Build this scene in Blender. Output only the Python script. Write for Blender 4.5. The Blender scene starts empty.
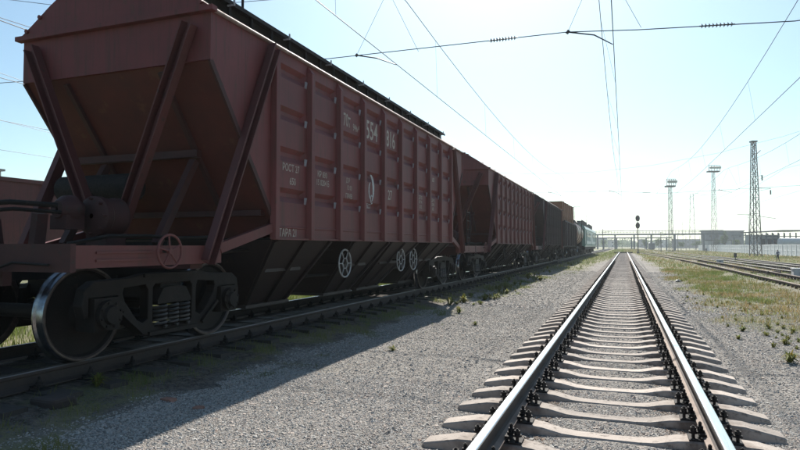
import bpy, math, random
import numpy as np
from mathutils import Vector, Matrix

random.seed(7)
RNG = np.random.default_rng(11)
R = math.radians
SC = bpy.context.scene
COL = SC.collection

# ------------------------------------------------------------------ camera
CAMZ = 1.329
cam_d = bpy.data.cameras.new("camera")
cam = bpy.data.objects.new("camera", cam_d)
COL.objects.link(cam)
cam.location = (0, 0, CAMZ)
cam.rotation_euler = (R(90 + 2.0), 0, R(20.47))
cam_d.sensor_width = 36.0
cam_d.lens = 27.0
cam_d.clip_start = 0.05
cam_d.clip_end = 9000
SC.camera = cam

# ------------------------------------------------------------------ light
TO_SUN = Vector((-1.0, 5.0, 4.35)).normalized()
SUN_EL = math.asin(TO_SUN.z)
SUN_AZ = math.atan2(TO_SUN.x, TO_SUN.y)          # clockwise from +Y
world = bpy.data.worlds.new("World")
SC.world = world
world.use_nodes = True
wn = world.node_tree
bg = wn.nodes["Background"]
sky = wn.nodes.new("ShaderNodeTexSky")
sky.sky_type = 'NISHITA'
sky.sun_disc = False
sky.sun_elevation = SUN_EL
sky.sun_rotation = SUN_AZ
sky.altitude = 100
sky.air_density = 1.0
sky.dust_density = 1.0
sky.ozone_density = 1.5
wb = wn.nodes.new("ShaderNodeVectorMath"); wb.operation = 'MULTIPLY'     # camera white balance of the sky
wb.inputs[1].default_value = (0.82, 1.0, 1.0)
wn.links.new(sky.outputs[0], wb.inputs[0])
wn.links.new(wb.outputs[0], bg.inputs[0])
bg.inputs[1].default_value = 0.063
sun_d = bpy.data.lights.new("sun", 'SUN')
sun_d.energy = 4.9
sun_d.angle = R(0.5)
sun_d.color = (1.0, 0.95, 0.87)
sun = bpy.data.objects.new("sun", sun_d)
COL.objects.link(sun)
sun.rotation_euler = (-TO_SUN).to_track_quat('-Z', 'Y').to_euler()
SC.view_settings.view_transform = 'Standard'
SC.view_settings.look = 'None'
SC.view_settings.gamma = 1.0
SC.view_settings.use_curve_mapping = False
SC.view_settings.exposure = 1.1

# ------------------------------------------------------------------ materials
def mat(name, col, col2=None, rough=0.7, metal=0.0, scale=4.0, amount=0.5, bump=0.0, bscale=40.0,
        spots=None, spot_scale=6.0, spot_lo=0.58, spec=0.5, stretch=(1, 1, 1), attr=None):
    m = bpy.data.materials.new(name)
    m.use_nodes = True
    nt = m.node_tree
    b = nt.nodes["Principled BSDF"]
    b.inputs["Roughness"].default_value = rough
    b.inputs["Metallic"].default_value = metal
    b.inputs["Specular IOR Level"].default_value = spec
    tc = nt.nodes.new("ShaderNodeTexCoord")
    mp = nt.nodes.new("ShaderNodeMapping")
    mp.inputs["Scale"].default_value = stretch
    nt.links.new(tc.outputs["Object"], mp.inputs[0])
    if attr:
        a = nt.nodes.new("ShaderNodeAttribute")
        a.attribute_name = attr
        nt.links.new(a.outputs["Color"], b.inputs["Base Color"])
        return m
    col2 = col2 or tuple(c * 0.65 for c in col)
    n = nt.nodes.new("ShaderNodeTexNoise")
    n.inputs["Scale"].default_value = scale
    n.inputs["Detail"].default_value = 6
    n.inputs["Roughness"].default_value = 0.65
    nt.links.new(mp.outputs[0], n.inputs["Vector"])
    rp = nt.nodes.new("ShaderNodeValToRGB")
    rp.color_ramp.elements[0].position = 0.5 - amount * 0.3
    rp.color_ramp.elements[1].position = 0.5 + amount * 0.3
    rp.color_ramp.elements[0].color = (*col2, 1)
    rp.color_ramp.elements[1].color = (*col, 1)
    nt.links.new(n.outputs["Fac"], rp.inputs[0])
    out = rp.outputs[0]
    if spots:
        n2 = nt.nodes.new("ShaderNodeTexNoise")
        n2.inputs["Scale"].default_value = spot_scale
        n2.inputs["Detail"].default_value = 8
        n2.inputs["Roughness"].default_value = 0.7
        nt.links.new(mp.outputs[0], n2.inputs["Vector"])
        r2 = nt.nodes.new("ShaderNodeValToRGB")
        r2.color_ramp.elements[0].position = spot_lo
        r2.color_ramp.elements[1].position = spot_lo + 0.08
        nt.links.new(n2.outputs["Fac"], r2.inputs[0])
        mx = nt.nodes.new("ShaderNodeMix")
        mx.data_type = 'RGBA'
        nt.links.new(r2.outputs[0], mx.inputs[0])
        nt.links.new(out, mx.inputs[6])
        mx.inputs[7].default_value = (*spots, 1)
        out = mx.outputs[2]
    nt.links.new(out, b.inputs["Base Color"])
    if bump:
        n3 = nt.nodes.new("ShaderNodeTexNoise")
        n3.inputs["Scale"].default_value = bscale
        n3.inputs["Detail"].default_value = 4
        nt.links.new(tc.outputs["Object"], n3.inputs["Vector"])
        bp = nt.nodes.new("ShaderNodeBump")
        bp.inputs["Strength"].default_value = bump
        bp.inputs["Distance"].default_value = 0.01
        nt.links.new(n3.outputs["Fac"], bp.inputs["Height"])
        nt.links.new(bp.outputs[0], b.inputs["Normal"])
    return m

RED = mat("red_wagon_paint", (0.165, 0.038, 0.036), (0.110, 0.029, 0.028), rough=0.6, scale=1.3, amount=0.8,
          spots=(0.10, 0.036, 0.026), spot_scale=5, spot_lo=0.60, bump=0.15, bscale=9, spec=0.35)
def weather(m, zlo, zhi, dust=(0.13, 0.055, 0.045), streak=(0.075, 0.030, 0.022)):
    """run-down rust streaks and road dust along the lower edge, over whatever colour the paint has."""
    nt_ = m.node_tree; b_ = nt_.nodes["Principled BSDF"]
    src = b_.inputs["Base Color"].links[0].from_socket
    tc_ = nt_.nodes.new("ShaderNodeTexCoord"); mp_ = nt_.nodes.new("ShaderNodeMapping"); mp_.inputs["Scale"].default_value = (9, 9, .55)
    n_ = nt_.nodes.new("ShaderNodeTexNoise"); n_.inputs["Scale"].default_value = 1.6; n_.inputs["Detail"].default_value = 7; n_.inputs["Roughness"].default_value = .7
    nt_.links.new(tc_.outputs["Object"], mp_.inputs[0]); nt_.links.new(mp_.outputs[0], n_.inputs["Vector"])
    r_ = nt_.nodes.new("ShaderNodeMapRange"); r_.inputs[1].default_value = .50; r_.inputs[2].default_value = .66; r_.inputs[4].default_value = .85
    nt_.links.new(n_.outputs["Fac"], r_.inputs[0])
    m1 = nt_.nodes.new("ShaderNodeMix"); m1.data_type = 'RGBA'; m1.inputs[7].default_value = (*streak, 1)
    nt_.links.new(r_.outputs[0], m1.inputs[0]); nt_.links.new(src, m1.inputs[6])
    sp_ = nt_.nodes.new("ShaderNodeSeparateXYZ"); nt_.links.new(tc_.outputs["Object"], sp_.inputs[0])
    n2_ = nt_.nodes.new("ShaderNodeTexNoise"); n2_.inputs["Scale"].default_value = 3.0; n2_.inputs["Detail"].default_value = 6
    nt_.links.new(tc_.outputs["Object"], n2_.inputs["Vector"])
    ad_ = nt_.nodes.new("ShaderNodeMath"); ad_.operation = 'MULTIPLY_ADD'; ad_.inputs[1].default_value = -1.1
    nt_.links.new(n2_.outputs["Fac"], ad_.inputs[0]); nt_.links.new(sp_.outputs[2], ad_.inputs[2])
    r2_ = nt_.nodes.new("ShaderNodeMapRange"); r2_.inputs[1].default_value = zhi-.55; r2_.inputs[2].default_value = zlo-.55; r2_.inputs[3].default_value = 0; r2_.inputs[4].default_value = .35
    nt_.links.new(ad_.outputs[0], r2_.inputs[0])
    m2_ = nt_.nodes.new("ShaderNodeMix"); m2_.data_type = 'RGBA'; m2_.inputs[7].default_value = (*dust, 1)
    nt_.links.new(r2_.outputs[0], m2_.inputs[0]); nt_.links.new(m1.outputs[2], m2_.inputs[6])
    nt_.links.new(m2_.outputs[2], b_.inputs["Base Color"])
weather(RED, 1.2, 1.9)
RED2 = mat("faded_red_paint", (0.170, 0.042, 0.036), (0.105, 0.031, 0.028), rough=0.65, scale=1.1, amount=0.8,
           spots=(0.08, 0.035, 0.028), spot_scale=4, spot_lo=0.57, bump=0.15, bscale=9)
RED3 = mat("brown_wagon_paint", (0.055, 0.031, 0.029), (0.033, 0.021, 0.020), rough=0.75, scale=1.1, amount=0.9,
           spots=(0.075, 0.036, 0.027), spot_scale=3, spot_lo=0.6)
RUSTRED = mat("rusty_slope_steel", (0.095, 0.020, 0.013), (0.060, 0.015, 0.010), rough=0.8, scale=2.2, amount=0.8,
              spots=(0.10, 0.034, 0.018), spot_scale=3, spot_lo=0.58)
BRACE = mat("dull_maroon_brace_paint", (0.105, 0.027, 0.024), (0.065, 0.021, 0.019), rough=0.7, scale=3, amount=0.9, spots=(0.05, 0.022, 0.018), spot_scale=6, bump=0.2)
REDG = mat("grimy_red_steel", (0.065, 0.018, 0.015), (0.035, 0.013, 0.011), rough=0.75, scale=4, amount=0.9, spots=(0.035,0.02,0.016), spot_scale=6, bump=0.2)
weather(RED2, 1.2, 2.0)
GRIME = mat("grimy_black_steel", (0.021, 0.0155, 0.0125), (0.010, 0.008, 0.007), rough=0.7, scale=5, amount=0.8, spec=.25,
            spots=(0.05, 0.034, 0.025), spot_scale=7, spot_lo=0.62, bump=0.3)
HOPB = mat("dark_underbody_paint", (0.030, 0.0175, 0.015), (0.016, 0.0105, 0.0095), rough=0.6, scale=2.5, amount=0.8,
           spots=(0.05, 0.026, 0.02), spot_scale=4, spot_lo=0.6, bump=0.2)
TREAD = mat("polished_tread_steel", (0.36, 0.37, 0.39), (0.16, 0.15, 0.15), rough=0.24, metal=1.0, scale=12, amount=0.5)
RIMW = mat("wheel_rim_edge", (0.13, 0.10, 0.085), (0.07, 0.055, 0.05), rough=0.45, metal=0.6, scale=12)
RAILTOP = mat("polished_rail_head", (0.72, 0.73, 0.75), (0.6, 0.6, 0.62), rough=0.22, metal=1.0, scale=3, amount=0.5,
              stretch=(20, 0.6, 1))
RAILTOPD = mat("dull_rail_head", (0.20, 0.19, 0.19), (0.12, 0.11, 0.10), rough=0.42, metal=1.0, scale=3, amount=0.5,
              stretch=(20, 0.6, 1))
RAILSIDE = mat("rusty_rail_side", (0.055, 0.036, 0.028), (0.03, 0.023, 0.02), rough=0.8, scale=9, amount=0.9, bump=0.3)
RAILFOOT = mat("dusty_rail_foot", (0.26, 0.20, 0.165), (0.15, 0.11, 0.09), rough=0.85, scale=7, amount=0.9, bump=0.3)
BOLT = mat("oily_black_bolt", (0.028, 0.022, 0.02), (0.012, 0.011, 0.011), rough=0.8, scale=30, bump=0.3, spec=.25)
CONC = mat("concrete_sleeper", (0.44, 0.38, 0.335), (0.27, 0.23, 0.20), rough=0.9, scale=5, amount=0.9,
           spots=(0.17, 0.14, 0.12), spot_scale=9, spot_lo=0.55, bump=0.5, bscale=60)
def stain_sleeper(m):
    nt_ = m.node_tree; b_ = nt_.nodes["Principled BSDF"]; src = b_.inputs["Base Color"].links[0].from_socket
    tc_ = nt_.nodes.new("ShaderNodeTexCoord"); sp_ = nt_.nodes.new("ShaderNodeSeparateXYZ"); nt_.links.new(tc_.outputs["Object"], sp_.inputs[0])
    def mth(op, a, b=None):
        n_ = nt_.nodes.new("ShaderNodeMath"); n_.operation = op
        if hasattr(a, 'links'): nt_.links.new(a, n_.inputs[0])
        else: n_.inputs[0].default_value = a
        if b is not None:
            if hasattr(b, 'links'): nt_.links.new(b, n_.inputs[1])
            else: n_.inputs[1].default_value = b
        return n_.outputs[0]
    d_ = mth('ABSOLUTE', mth('SUBTRACT', mth('ABSOLUTE', sp_.outputs[0]), .8))
    oi = nt_.nodes.new("ShaderNodeObjectInfo")
    ns = nt_.nodes.new("ShaderNodeTexNoise"); ns.noise_dimensions = '4D'; ns.inputs["Scale"].default_value = 9; ns.inputs["Detail"].default_value = 6
    nt_.links.new(tc_.outputs["Object"], ns.inputs["Vector"]); nt_.links.new(mth('MULTIPLY', oi.outputs["Random"], 40.0), ns.inputs["W"])
    q = mth('SUBTRACT', d_, mth('MULTIPLY', mth('SUBTRACT', ns.outputs["Fac"], .5), .8))
    r_ = nt_.nodes.new("ShaderNodeMapRange"); r_.inputs[1].default_value = .30; r_.inputs[2].default_value = .06; r_.inputs[3].default_value = 0; r_.inputs[4].default_value = .8
    nt_.links.new(q, r_.inputs[0])
    m1 = nt_.nodes.new("ShaderNodeMix"); m1.data_type = 'RGBA'; m1.inputs[7].default_value = (.12, .08, .06, 1)
    nt_.links.new(r_.outputs[0], m1.inputs[0]); nt_.links.new(src, m1.inputs[6])
    v_ = nt_.nodes.new("ShaderNodeMapRange"); v_.inputs[3].default_value = .72; v_.inputs[4].default_value = 1.1; nt_.links.new(oi.outputs["Random"], v_.inputs[0])
    sc_ = nt_.nodes.new("ShaderNodeVectorMath"); sc_.operation = 'SCALE'; nt_.links.new(m1.outputs[2], sc_.inputs[0]); nt_.links.new(v_.outputs[0], sc_.inputs[3])
    nt_.links.new(sc_.outputs[0], b_.inputs["Base Color"])
stain_sleeper(CONC)
WOODS = mat("tarred_wood_sleeper", (0.055, 0.043, 0.035), (0.028, 0.023, 0.02), rough=0.85, scale=4, amount=0.9,
            stretch=(1, 8, 1), bump=0.4)
WHITEP = mat("white_lettering_paint", (0.46, 0.42, 0.35), (0.30, 0.24, 0.20), rough=0.7, scale=25, amount=0.8,
             spots=(0.25, 0.12, 0.1), spot_scale=18, spot_lo=0.58)
WHITEW = mat("white_handwheel_paint", (0.42, 0.42, 0.42), (0.22, 0.21, 0.20), rough=0.5, scale=15)
SKYGLINT = mat("groove_end_sky_glint", (0.27, 0.28, 0.31), (0.13, 0.09, 0.10), rough=0.4, scale=9, amount=0.8)  # sky reflection at the groove ends, put into a pale colour
EDGE = mat("sunglint_eave_edge", (0.42, 0.37, 0.35), (0.20, 0.12, 0.11), rough=0.35, metal=0.3, scale=4)  # lighter than the wagon paint: sun highlight along the eave put into the colour
SPRING = mat("spring_steel", (0.06, 0.05, 0.045), (0.03, 0.028, 0.025), rough=0.5, metal=0.4, scale=9)
WIRE = mat("wire_metal", (0.06, 0.065, 0.07), (0.04, 0.04, 0.045), rough=0.5, metal=0.5)
INSUL = mat("dark_insulator_glaze", (0.04, 0.05, 0.05), (0.03, 0.035, 0.035), rough=0.25)
LATT = mat("weathered_mast_steel", (0.14, 0.135, 0.13), (0.09, 0.08, 0.075), rough=0.7, metal=0.2, scale=2)
FENCE = mat("whitewashed_concrete", (0.74, 0.75, 0.76), (0.6, 0.61, 0.63), rough=0.9, scale=0.7, amount=0.9,
            spots=(0.4, 0.41, 0.42), spot_scale=1.2, spot_lo=0.6)
STEELB = mat("bridge_steel", (0.10, 0.125, 0.14), (0.07, 0.085, 0.10), rough=0.8, scale=0.6)
BLDG = mat("blue_grey_cladding", (0.075, 0.09, 0.11), (0.055, 0.07, 0.09), rough=0.8, scale=0.3, stretch=(6, 6, .3))
BLDG2 = mat("pale_render", (0.36, 0.37, 0.37), (0.28, 0.29, 0.30), rough=0.9, scale=0.3)
GLASSD = mat("dark_window_glass", (0.03, 0.04, 0.05), (0.02, 0.025, 0.03), rough=0.1, scale=2)
ROOFD = mat("dark_roof_felt", (0.05, 0.055, 0.06), (0.035, 0.04, 0.045), rough=0.8, scale=1)
GREENL = mat("green_loco_paint", (0.13, 0.25, 0.21), (0.10, 0.20, 0.17), rough=0.4, scale=1)
WHITEL = mat("pale_loco_paint", (0.72, 0.76, 0.72), (0.6, 0.65, 0.61), rough=0.4, scale=1)
TANKM = mat("stained_tank_paint", (0.24, 0.09, 0.065), (0.13, 0.06, 0.05), rough=0.35, scale=1.0,
            spots=(0.32, 0.28, 0.25), spot_scale=1.4, spot_lo=0.56)
ORANGE = mat("orange_board_load", (0.27, 0.12, 0.055), (0.17, 0.075, 0.04), rough=0.8, scale=3, stretch=(1, 1, 5))
GREYBOX = mat("pale_grey_cabinet", (0.55, 0.56, 0.57), (0.42, 0.43, 0.44), rough=0.6, scale=4)
BLACKP = mat("black_signal_paint", (0.025, 0.025, 0.027), (0.018, 0.018, 0.02), rough=0.5)
LENSR = mat("unlit_red_lens", (0.16, 0.03, 0.03), (0.12, 0.02, 0.02), rough=0.2)
SKIN = mat("skin", (0.42, 0.25, 0.18), (0.38, 0.22, 0.16), rough=0.6)
SHIRT = mat("slate_blue_jacket", (0.10, 0.12, 0.19), (0.08, 0.095, 0.15), rough=0.9)
SHIRT2 = mat("black_jacket", (0.03, 0.032, 0.04), (0.02, 0.02, 0.03), rough=0.9)
TROUS = mat("dark_trousers", (0.02, 0.021, 0.028), (0.015, 0.015, 0.02), rough=0.9)
HAIR = mat("dark_hair", (0.015, 0.012, 0.01), rough=0.7)
BARK = mat("tree_bark", (0.10, 0.075, 0.055), (0.05, 0.04, 0.03), rough=0.9)
LAMPW = mat("pale_floodlight_glass", (0.5, 0.55, 0.58), rough=0.2)
VCOL_GRASS = mat("grass_blades", (0, 0, 0), rough=0.75, spec=0.2, attr="tint")
def leafy(m):
    nt_ = m.node_tree; b_ = nt_.nodes["Principled BSDF"]; a_ = [n for n in nt_.nodes if n.type == 'ATTRIBUTE'][0]
    tr = nt_.nodes.new("ShaderNodeBsdfTranslucent"); mx = nt_.nodes.new("ShaderNodeMixShader"); mx.inputs[0].default_value = .45
    nt_.links.new(a_.outputs["Color"], tr.inputs[0]); nt_.links.new(b_.outputs[0], mx.inputs[1]); nt_.links.new(tr.outputs[0], mx.inputs[2])
    nt_.links.new(mx.outputs[0], nt_.nodes["Material Output"].inputs[0])
leafy(VCOL_GRASS)
VCOL_STONE = mat("crushed_stone", (0, 0, 0), rough=0.9, spec=0.2, attr="tint")
VCOL_LEAF = mat("tree_leaves", (0, 0, 0), rough=0.7, spec=0.2, attr="tint")

leafy(VCOL_LEAF)

# ------------------------------------------------------------------ mesh helpers
class MB:
    def __init__(s):
        s.v = []; s.f = []; s.m = []; s.mi = 0
    def add(s, vs, fs):
        o = len(s.v)
        s.v.extend([tuple(p) for p in vs])
        s.f.extend([tuple(i + o for i in f) for f in fs])
        s.m.extend([s.mi] * len(fs))
        return s
    def box(s, x0, x1, y0, y1, z0, z1):
        vs = [(x0,y0,z0),(x1,y0,z0),(x1,y1,z0),(x0,y1,z0),(x0,y0,z1),(x1,y0,z1),(x1,y1,z1),(x0,y1,z1)]
        return s.add(vs, [(0,3,2,1),(4,5,6,7),(0,1,5,4),(1,2,6,5),(2,3,7,6),(3,0,4,7)])
    def bar(s, p, q, w, h, up=(0,0,1), w2=None, h2=None):
        p = Vector(p); q = Vector(q); d = (q-p).normalized(); u = Vector(up)
        if abs(d.dot(u)) > 0.98: u = Vector((0,1,0))
        a = d.cross(u).normalized(); b = a.cross(d).normalized()
        w2 = w if w2 is None else w2; h2 = h if h2 is None else h2
        vs = []
        for c, ww, hh in ((p, w, h), (q, w2, h2)):
            for i, j in ((-1,-1),(1,-1),(1,1),(-1,1)):
                vs.append(c + a*(i*ww/2) + b*(j*hh/2))
        return s.add(vs, [(0,3,2,1),(4,5,6,7),(0,1,5,4),(1,2,6,5),(2,3,7,6),(3,0,4,7)])
    def channel(s, p, q, w, h, t=0.015, up=(0,0,1)):
        """C-channel whose open side faces the 'up' direction."""
        p = Vector(p); q = Vector(q); d = (q-p).normalized(); u = Vector(up)
        a = d.cross(u).normalized(); b = a.cross(d).normalized()
        s.bar(p - b*(h/2 - t/2), q - b*(h/2 - t/2), w, t, up)
        for k in (-1, 1):
            s.bar(p + a*(k*(w/2 - t/2)) + b*(t/2+.001), q + a*(k*(w/2 - t/2)) + b*(t/2+.001), t, h - t, up)
        return s
    def tube(s, p, q, r, n=10, r2=None, cap=True):
        return s.path([p, q], [r, r if r2 is None else r2], n, cap)
    def path(s, pts, rad, n=8, cap=True):
        pts = [Vector(p) for p in pts]
        if not hasattr(rad, '__len__'): rad = [rad]*len(pts)
        vs = []; pa = None
        for i, p in enumerate(pts):
            d = (pts[min(i+1, len(pts)-1)] - pts[max(i-1, 0)]).normalized()
            if pa is None:
                u = Vector((0,0,1)) if abs(d.z) < 0.9 else Vector((1,0,0))
                a = d.cross(u).normalized()
            else:
                a = (pa - d*pa.dot(d)).normalized()
            pa = a; b = d.cross(a)
            for k in range(n):
                t = 2*math.pi*k/n
                vs.append(p + (a*math.cos(t) + b*math.sin(t))*rad[i])
        fs = []
        for i in range(len(pts)-1):
            for k in range(n):
                k2 = (k+1) % n
                fs.append((i*n+k, i*n+k2, (i+1)*n+k2, (i+1)*n+k))
        if cap:
            fs.append(tuple(range(n-1, -1, -1)))
            fs.append(tuple((len(pts)-1)*n + k for k in range(n)))
        return s.add(vs, fs)
    def lathe(s, prof, c, axis='x', n=32, mats=None):
        """prof: list of (offset along axis, radius)."""
        vs = []; c = Vector(c)
        for (o, r) in prof:
            for k in range(n):
                t = 2*math.pi*k/n; a = r*math.cos(t); b = r*math.sin(t)
                if axis == 'x': vs.append(c + Vector((o, a, b)))
                elif axis == 'y': vs.append(c + Vector((b, o, a)))
                else: vs.append(c + Vector((a, b, o)))
        for i in range(len(prof)-1):
            if mats: s.mi = mats[i]
            fs = [(i*n+k, i*n+(k+1) % n, (i+1)*n+(k+1) % n, (i+1)*n+k) for k in range(n)]
            if i == 0:
                s.add(vs, fs); base = len(s.v) - len(vs)
            else:
                s.f.extend([tuple(j + base for j in f) for f in fs]); s.m.extend([s.mi]*len(fs))
        s.mi = 0
        return s
    def ring(s, c, R_, r, axis='x', n=28, m=8):
        pts = []
        for k in range(n+1):
            t = 2*math.pi*k/n; a = R_*math.cos(t); b = R_*math.sin(t)
            pts.append(Vector(c) + (Vector((0,a,b)) if axis == 'x' else Vector((a,0,b)) if axis == 'y' else Vector((a,b,0))))
        # torus
        vs = []; fs = []
        for k in range(n):
            t = 2*math.pi*k/n; ct, st = math.cos(t), math.sin(t)
            for j in range(m):
                u = 2*math.pi*j/m
                rr = R_ + r*math.cos(u); o = r*math.sin(u)
                v = (o, rr*ct, rr*st) if axis == 'x' else (rr*ct, o, rr*st) if axis == 'y' else (rr*ct, rr*st, o)
                vs.append(Vector(c) + Vector(v))
        for k in range(n):
            for j in range(m):
                fs.append((k*m+j, k*m+(j+1) % m, ((k+1) % n)*m+(j+1) % m, ((k+1) % n)*m+j))
        return s.add(vs, fs)
    def prism(s, prof, x0, x1, axis='x'):
        """extrude a closed 2D outline; axis x: prof is (y,z); axis y: prof is (x,z)."""
        n = len(prof); vs = []
        for o in (x0, x1):
            for a, b in prof:
                vs.append((o, a, b) if axis == 'x' else (a, o, b) if axis == 'y' else (a, b, o))
        fs = [(k, (k+1) % n, n+(k+1) % n, n+k) for k in range(n)]
        fs += [tuple(range(n-1, -1, -1)), tuple(range(n, 2*n))]
        return s.add(vs, fs)
    def build(s, name, mats, parent=None, smooth=False, bevel=0.0):
        me = bpy.data.meshes.new(name)
        me.from_pydata(s.v, [], s.f)
        if not isinstance(mats, (list, tuple)): mats = [mats]
        for m in mats: me.materials.append(m)
        if len(mats) > 1:
            me.polygons.foreach_set("material_index", s.m)
        import bmesh
        bm = bmesh.new(); bm.from_mesh(me)
        bmesh.ops.recalc_face_normals(bm, faces=bm.faces)
        bm.to_mesh(me); bm.free()
        if smooth:
            me.polygons.foreach_set("use_smooth", [True]*len(me.polygons))
            try: me.set_sharp_from_angle(angle=R(35))
            except Exception: pass
        me.update()
        o = bpy.data.objects.new(name, me)
        COL.objects.link(o)
        if parent: o.parent = parent
        if bevel:
            b = o.modifiers.new("bevel", 'BEVEL'); b.width = bevel; b.segments = 2; b.limit_method = 'ANGLE'
        return o

def tag(o, label=None, cat=None, group=None, kind=None):
    if label: o["label"] = label
    if cat: o["category"] = cat
    if group: o["group"] = group
    if kind: o["kind"] = kind
    return o

def empty(name, loc, label, cat, group=None, rz=0.0):
    o = bpy.data.objects.new(name, None)
    COL.objects.link(o)
    o.location = loc; o.rotation_euler = (0, 0, rz); o.empty_display_size = 0.3
    return tag(o, label, cat, group)

def copy_tree(o, parent=None, swap=None, skip=()):
    c = o.copy(); COL.objects.link(c); c.parent = parent
    if swap and c.type == 'MESH':
        for sl, s0 in zip(c.material_slots, o.material_slots):
            if s0.material in swap:
                sl.link = 'OBJECT'; sl.material = swap[s0.material]
    for ch in list(KIDS.get(o.name, [])):
        if ch.name.split('.')[0] in skip: continue
        copy_tree(ch, c, swap)
    return c

KIDS = {}
def refresh_kids():
    KIDS.clear()
    for o in bpy.data.objects:
        if o.parent: KIDS.setdefault(o.parent.name, []).append(o)

def place(o, loc, rz=0.0, label=None, group=None):
    o.location = loc; o.rotation_euler = (0, 0, rz)
    if label: o["label"] = label
    if group: o["group"] = group
    return o

def fast_mesh(name, V, F, mats, tint=None, smooth=False, parent=None):
    """V (n,3), F (m,k) arrays; tint per-vertex rgb."""
    me = bpy.data.meshes.new(name)
    V = np.asarray(V, dtype=np.float32); F = np.asarray(F, dtype=np.int32)
    me.vertices.add(len(V)); me.vertices.foreach_set("co", V.ravel())
    k = F.shape[1]
    me.loops.add(F.size); me.loops.foreach_set("vertex_index", F.ravel())
    me.polygons.add(len(F))
    me.polygons.foreach_set("loop_start", np.arange(0, F.size, k, dtype=np.int32))
    me.update(calc_edges=True)
    if tint is not None:
        a = me.color_attributes.new("tint", 'FLOAT_COLOR', 'POINT')
        c = np.ones((len(V), 4), dtype=np.float32); c[:, :3] = tint
        a.data.foreach_set("color", c.ravel())
    me.polygons.foreach_set("use_smooth", np.full(len(F), smooth))
    me.materials.append(mats)
    me.validate()
    o = bpy.data.objects.new(name, me); COL.objects.link(o)
    if parent: o.parent = parent
    return o

def vnoise(x, y, s, seed=0):
    x = np.asarray(x, float)*s + seed*17.3; y = np.asarray(y, float)*s - seed*9.7
    xi = np.floor(x).astype(np.int64); yi = np.floor(y).astype(np.int64)
    fx = x - xi; fy = y - yi; fx = fx*fx*(3-2*fx); fy = fy*fy*(3-2*fy)
    def h(a, b):
        n = (a*374761393 + b*668265263 + seed*1442695) & 0x7fffffff
        n = ((n ^ (n >> 13))*1274126177) & 0x7fffffff
        return ((n ^ (n >> 16)) & 0xffff)/65535.0
    return (h(xi,yi)*(1-fx)+h(xi+1,yi)*fx)*(1-fy) + (h(xi,yi+1)*(1-fx)+h(xi+1,yi+1)*fx)*fy
def fbm(x, y, s, seed=0):
    return vnoise(x,y,s,seed)*.55 + vnoise(x,y,s*2.3,seed+3)*.28 + vnoise(x,y,s*5.1,seed+7)*.17
def sstep(a, b, x):
    t = np.clip((np.asarray(x, float)-a)/(b-a), 0, 1); return t*t*(3-2*t)

# ------------------------------------------------------------------ layout
XM = -0.160            # main track centre
XT = -6.40             # train track centre
ZT = 0.079             # train rail top
G2 = 0.795             # half gauge, rail centre to track centre
R_TRACKS = [(6.65, -0.05), (10.6, -0.23), (16.0, -0.47)]   # right-hand tracks (centre, rail top)
XL = -19.6             # track of the far red wagons
ZL = -0.02
def bend(y):           # right-hand tracks drift towards the main line far away
    return -2.6*sstep(45, 150, y)

def zground(x, y):
    x = np.asarray(x, float); y = np.asarray(y, float)
    z = -0.262 - 0.70*sstep(4.5, 20.5, x)
    z = z + 0.138*np.exp(-((x-XT)/1.75)**4)             # slightly raised bed below the train
    z = z + 0.018*(fbm(x, y, 0.8, 2)-.5)*2*(np.abs(x-XM) > 1.0)
    z = z + 0.05*(fbm(x, y, 0.22, 5)-.5)*2*sstep(2.5, 6, np.abs(x-XM))*(np.abs(x-XT) > 2.2)
    z = z - 0.030*np.exp(-((np.abs(x-XM)-1.32)/0.42)**4)
    for c in (6.65, 10.6, 16.0):
        z = z + 0.075*np.exp(-((x-c+2.6*sstep(45, 150, y))/1.45)**4)
    z = z + 0.6*sstep(330, 800, y)
    return z

def grass_mask(x, y):
    x = np.asarray(x, float); y = np.asarray(y, float)
    n = fbm(x, y, 0.55, 1); n2 = fbm(x, y, 2.0, 4)
    m = n*.6 + n2*.4
    # right verge
    edge = 2.35 + 1.2*(fbm(x, y, 0.35, 9)-.5)*2 - .1
    right = sstep(-.35, .45, x-edge)*sstep(7.5, 16, y + 6*(n-.5))
    right = right*sstep(.30, .45, m + .17*sstep(12, 20, y))
    sparse_r = sstep(1.9, 2.6, x)*sstep(.55, .66, m)*.8*(y < 20)
    tr = np.zeros_like(x)
    for c, _ in R_TRACKS:
        tr = np.maximum(tr, 1-sstep(1.0, 1.7, np.abs(x-c-bend(y))))
    right = right*(1 - tr*.55)
    # strip beside the train
    ls = sstep(-4.95, -4.6, x)*(1-sstep(-3.7, -2.9, x + .9*(n-.5)*2))
    left = ls*sstep(.49, .60, m - .12*(1-sstep(8, 18, y)) + .10*sstep(40, 80, y))
    farl = sstep(-5.1, -4.7, x)*(1-sstep(-3.0, -2.0, x + 1.2*(n-.5) - 1.2*sstep(50,90,y)))*sstep(28, 60, y)*sstep(.30, .42, m)
    near = (np.abs(x+4.95) < .35)*sstep(.44, .55, n2)*.8
    beyond = (1-sstep(-8.5, -7.7, x))*sstep(.20, .34, m)
    tl = 1-sstep(1.2, 2.0, np.abs(x-XL)); beyond = beyond*(1-.6*tl)
    between = (np.abs(x-XT) < 1.3)*sstep(.58, .66, m)*.5
    fa = sstep(136, 143, y)*sstep(.2, .34, m)*(np.abs(x) < 4.5)
    return np.clip(np.maximum.reduce([right, sparse_r, left, farl, near, beyond, between, fa]), 0, 1)

def dirt_mask(x, y):    # oily dark soil along the train track
    x = np.asarray(x, float)
    d = 1 - sstep(1.6, 2.15, np.abs(x-XT) + .35*(fbm(x, y, 1.5, 12)-.5)*2)
    d = np.maximum(d, .55*np.exp(-((np.abs(x-XM)-.8)/.3)**2))
    return d

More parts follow.
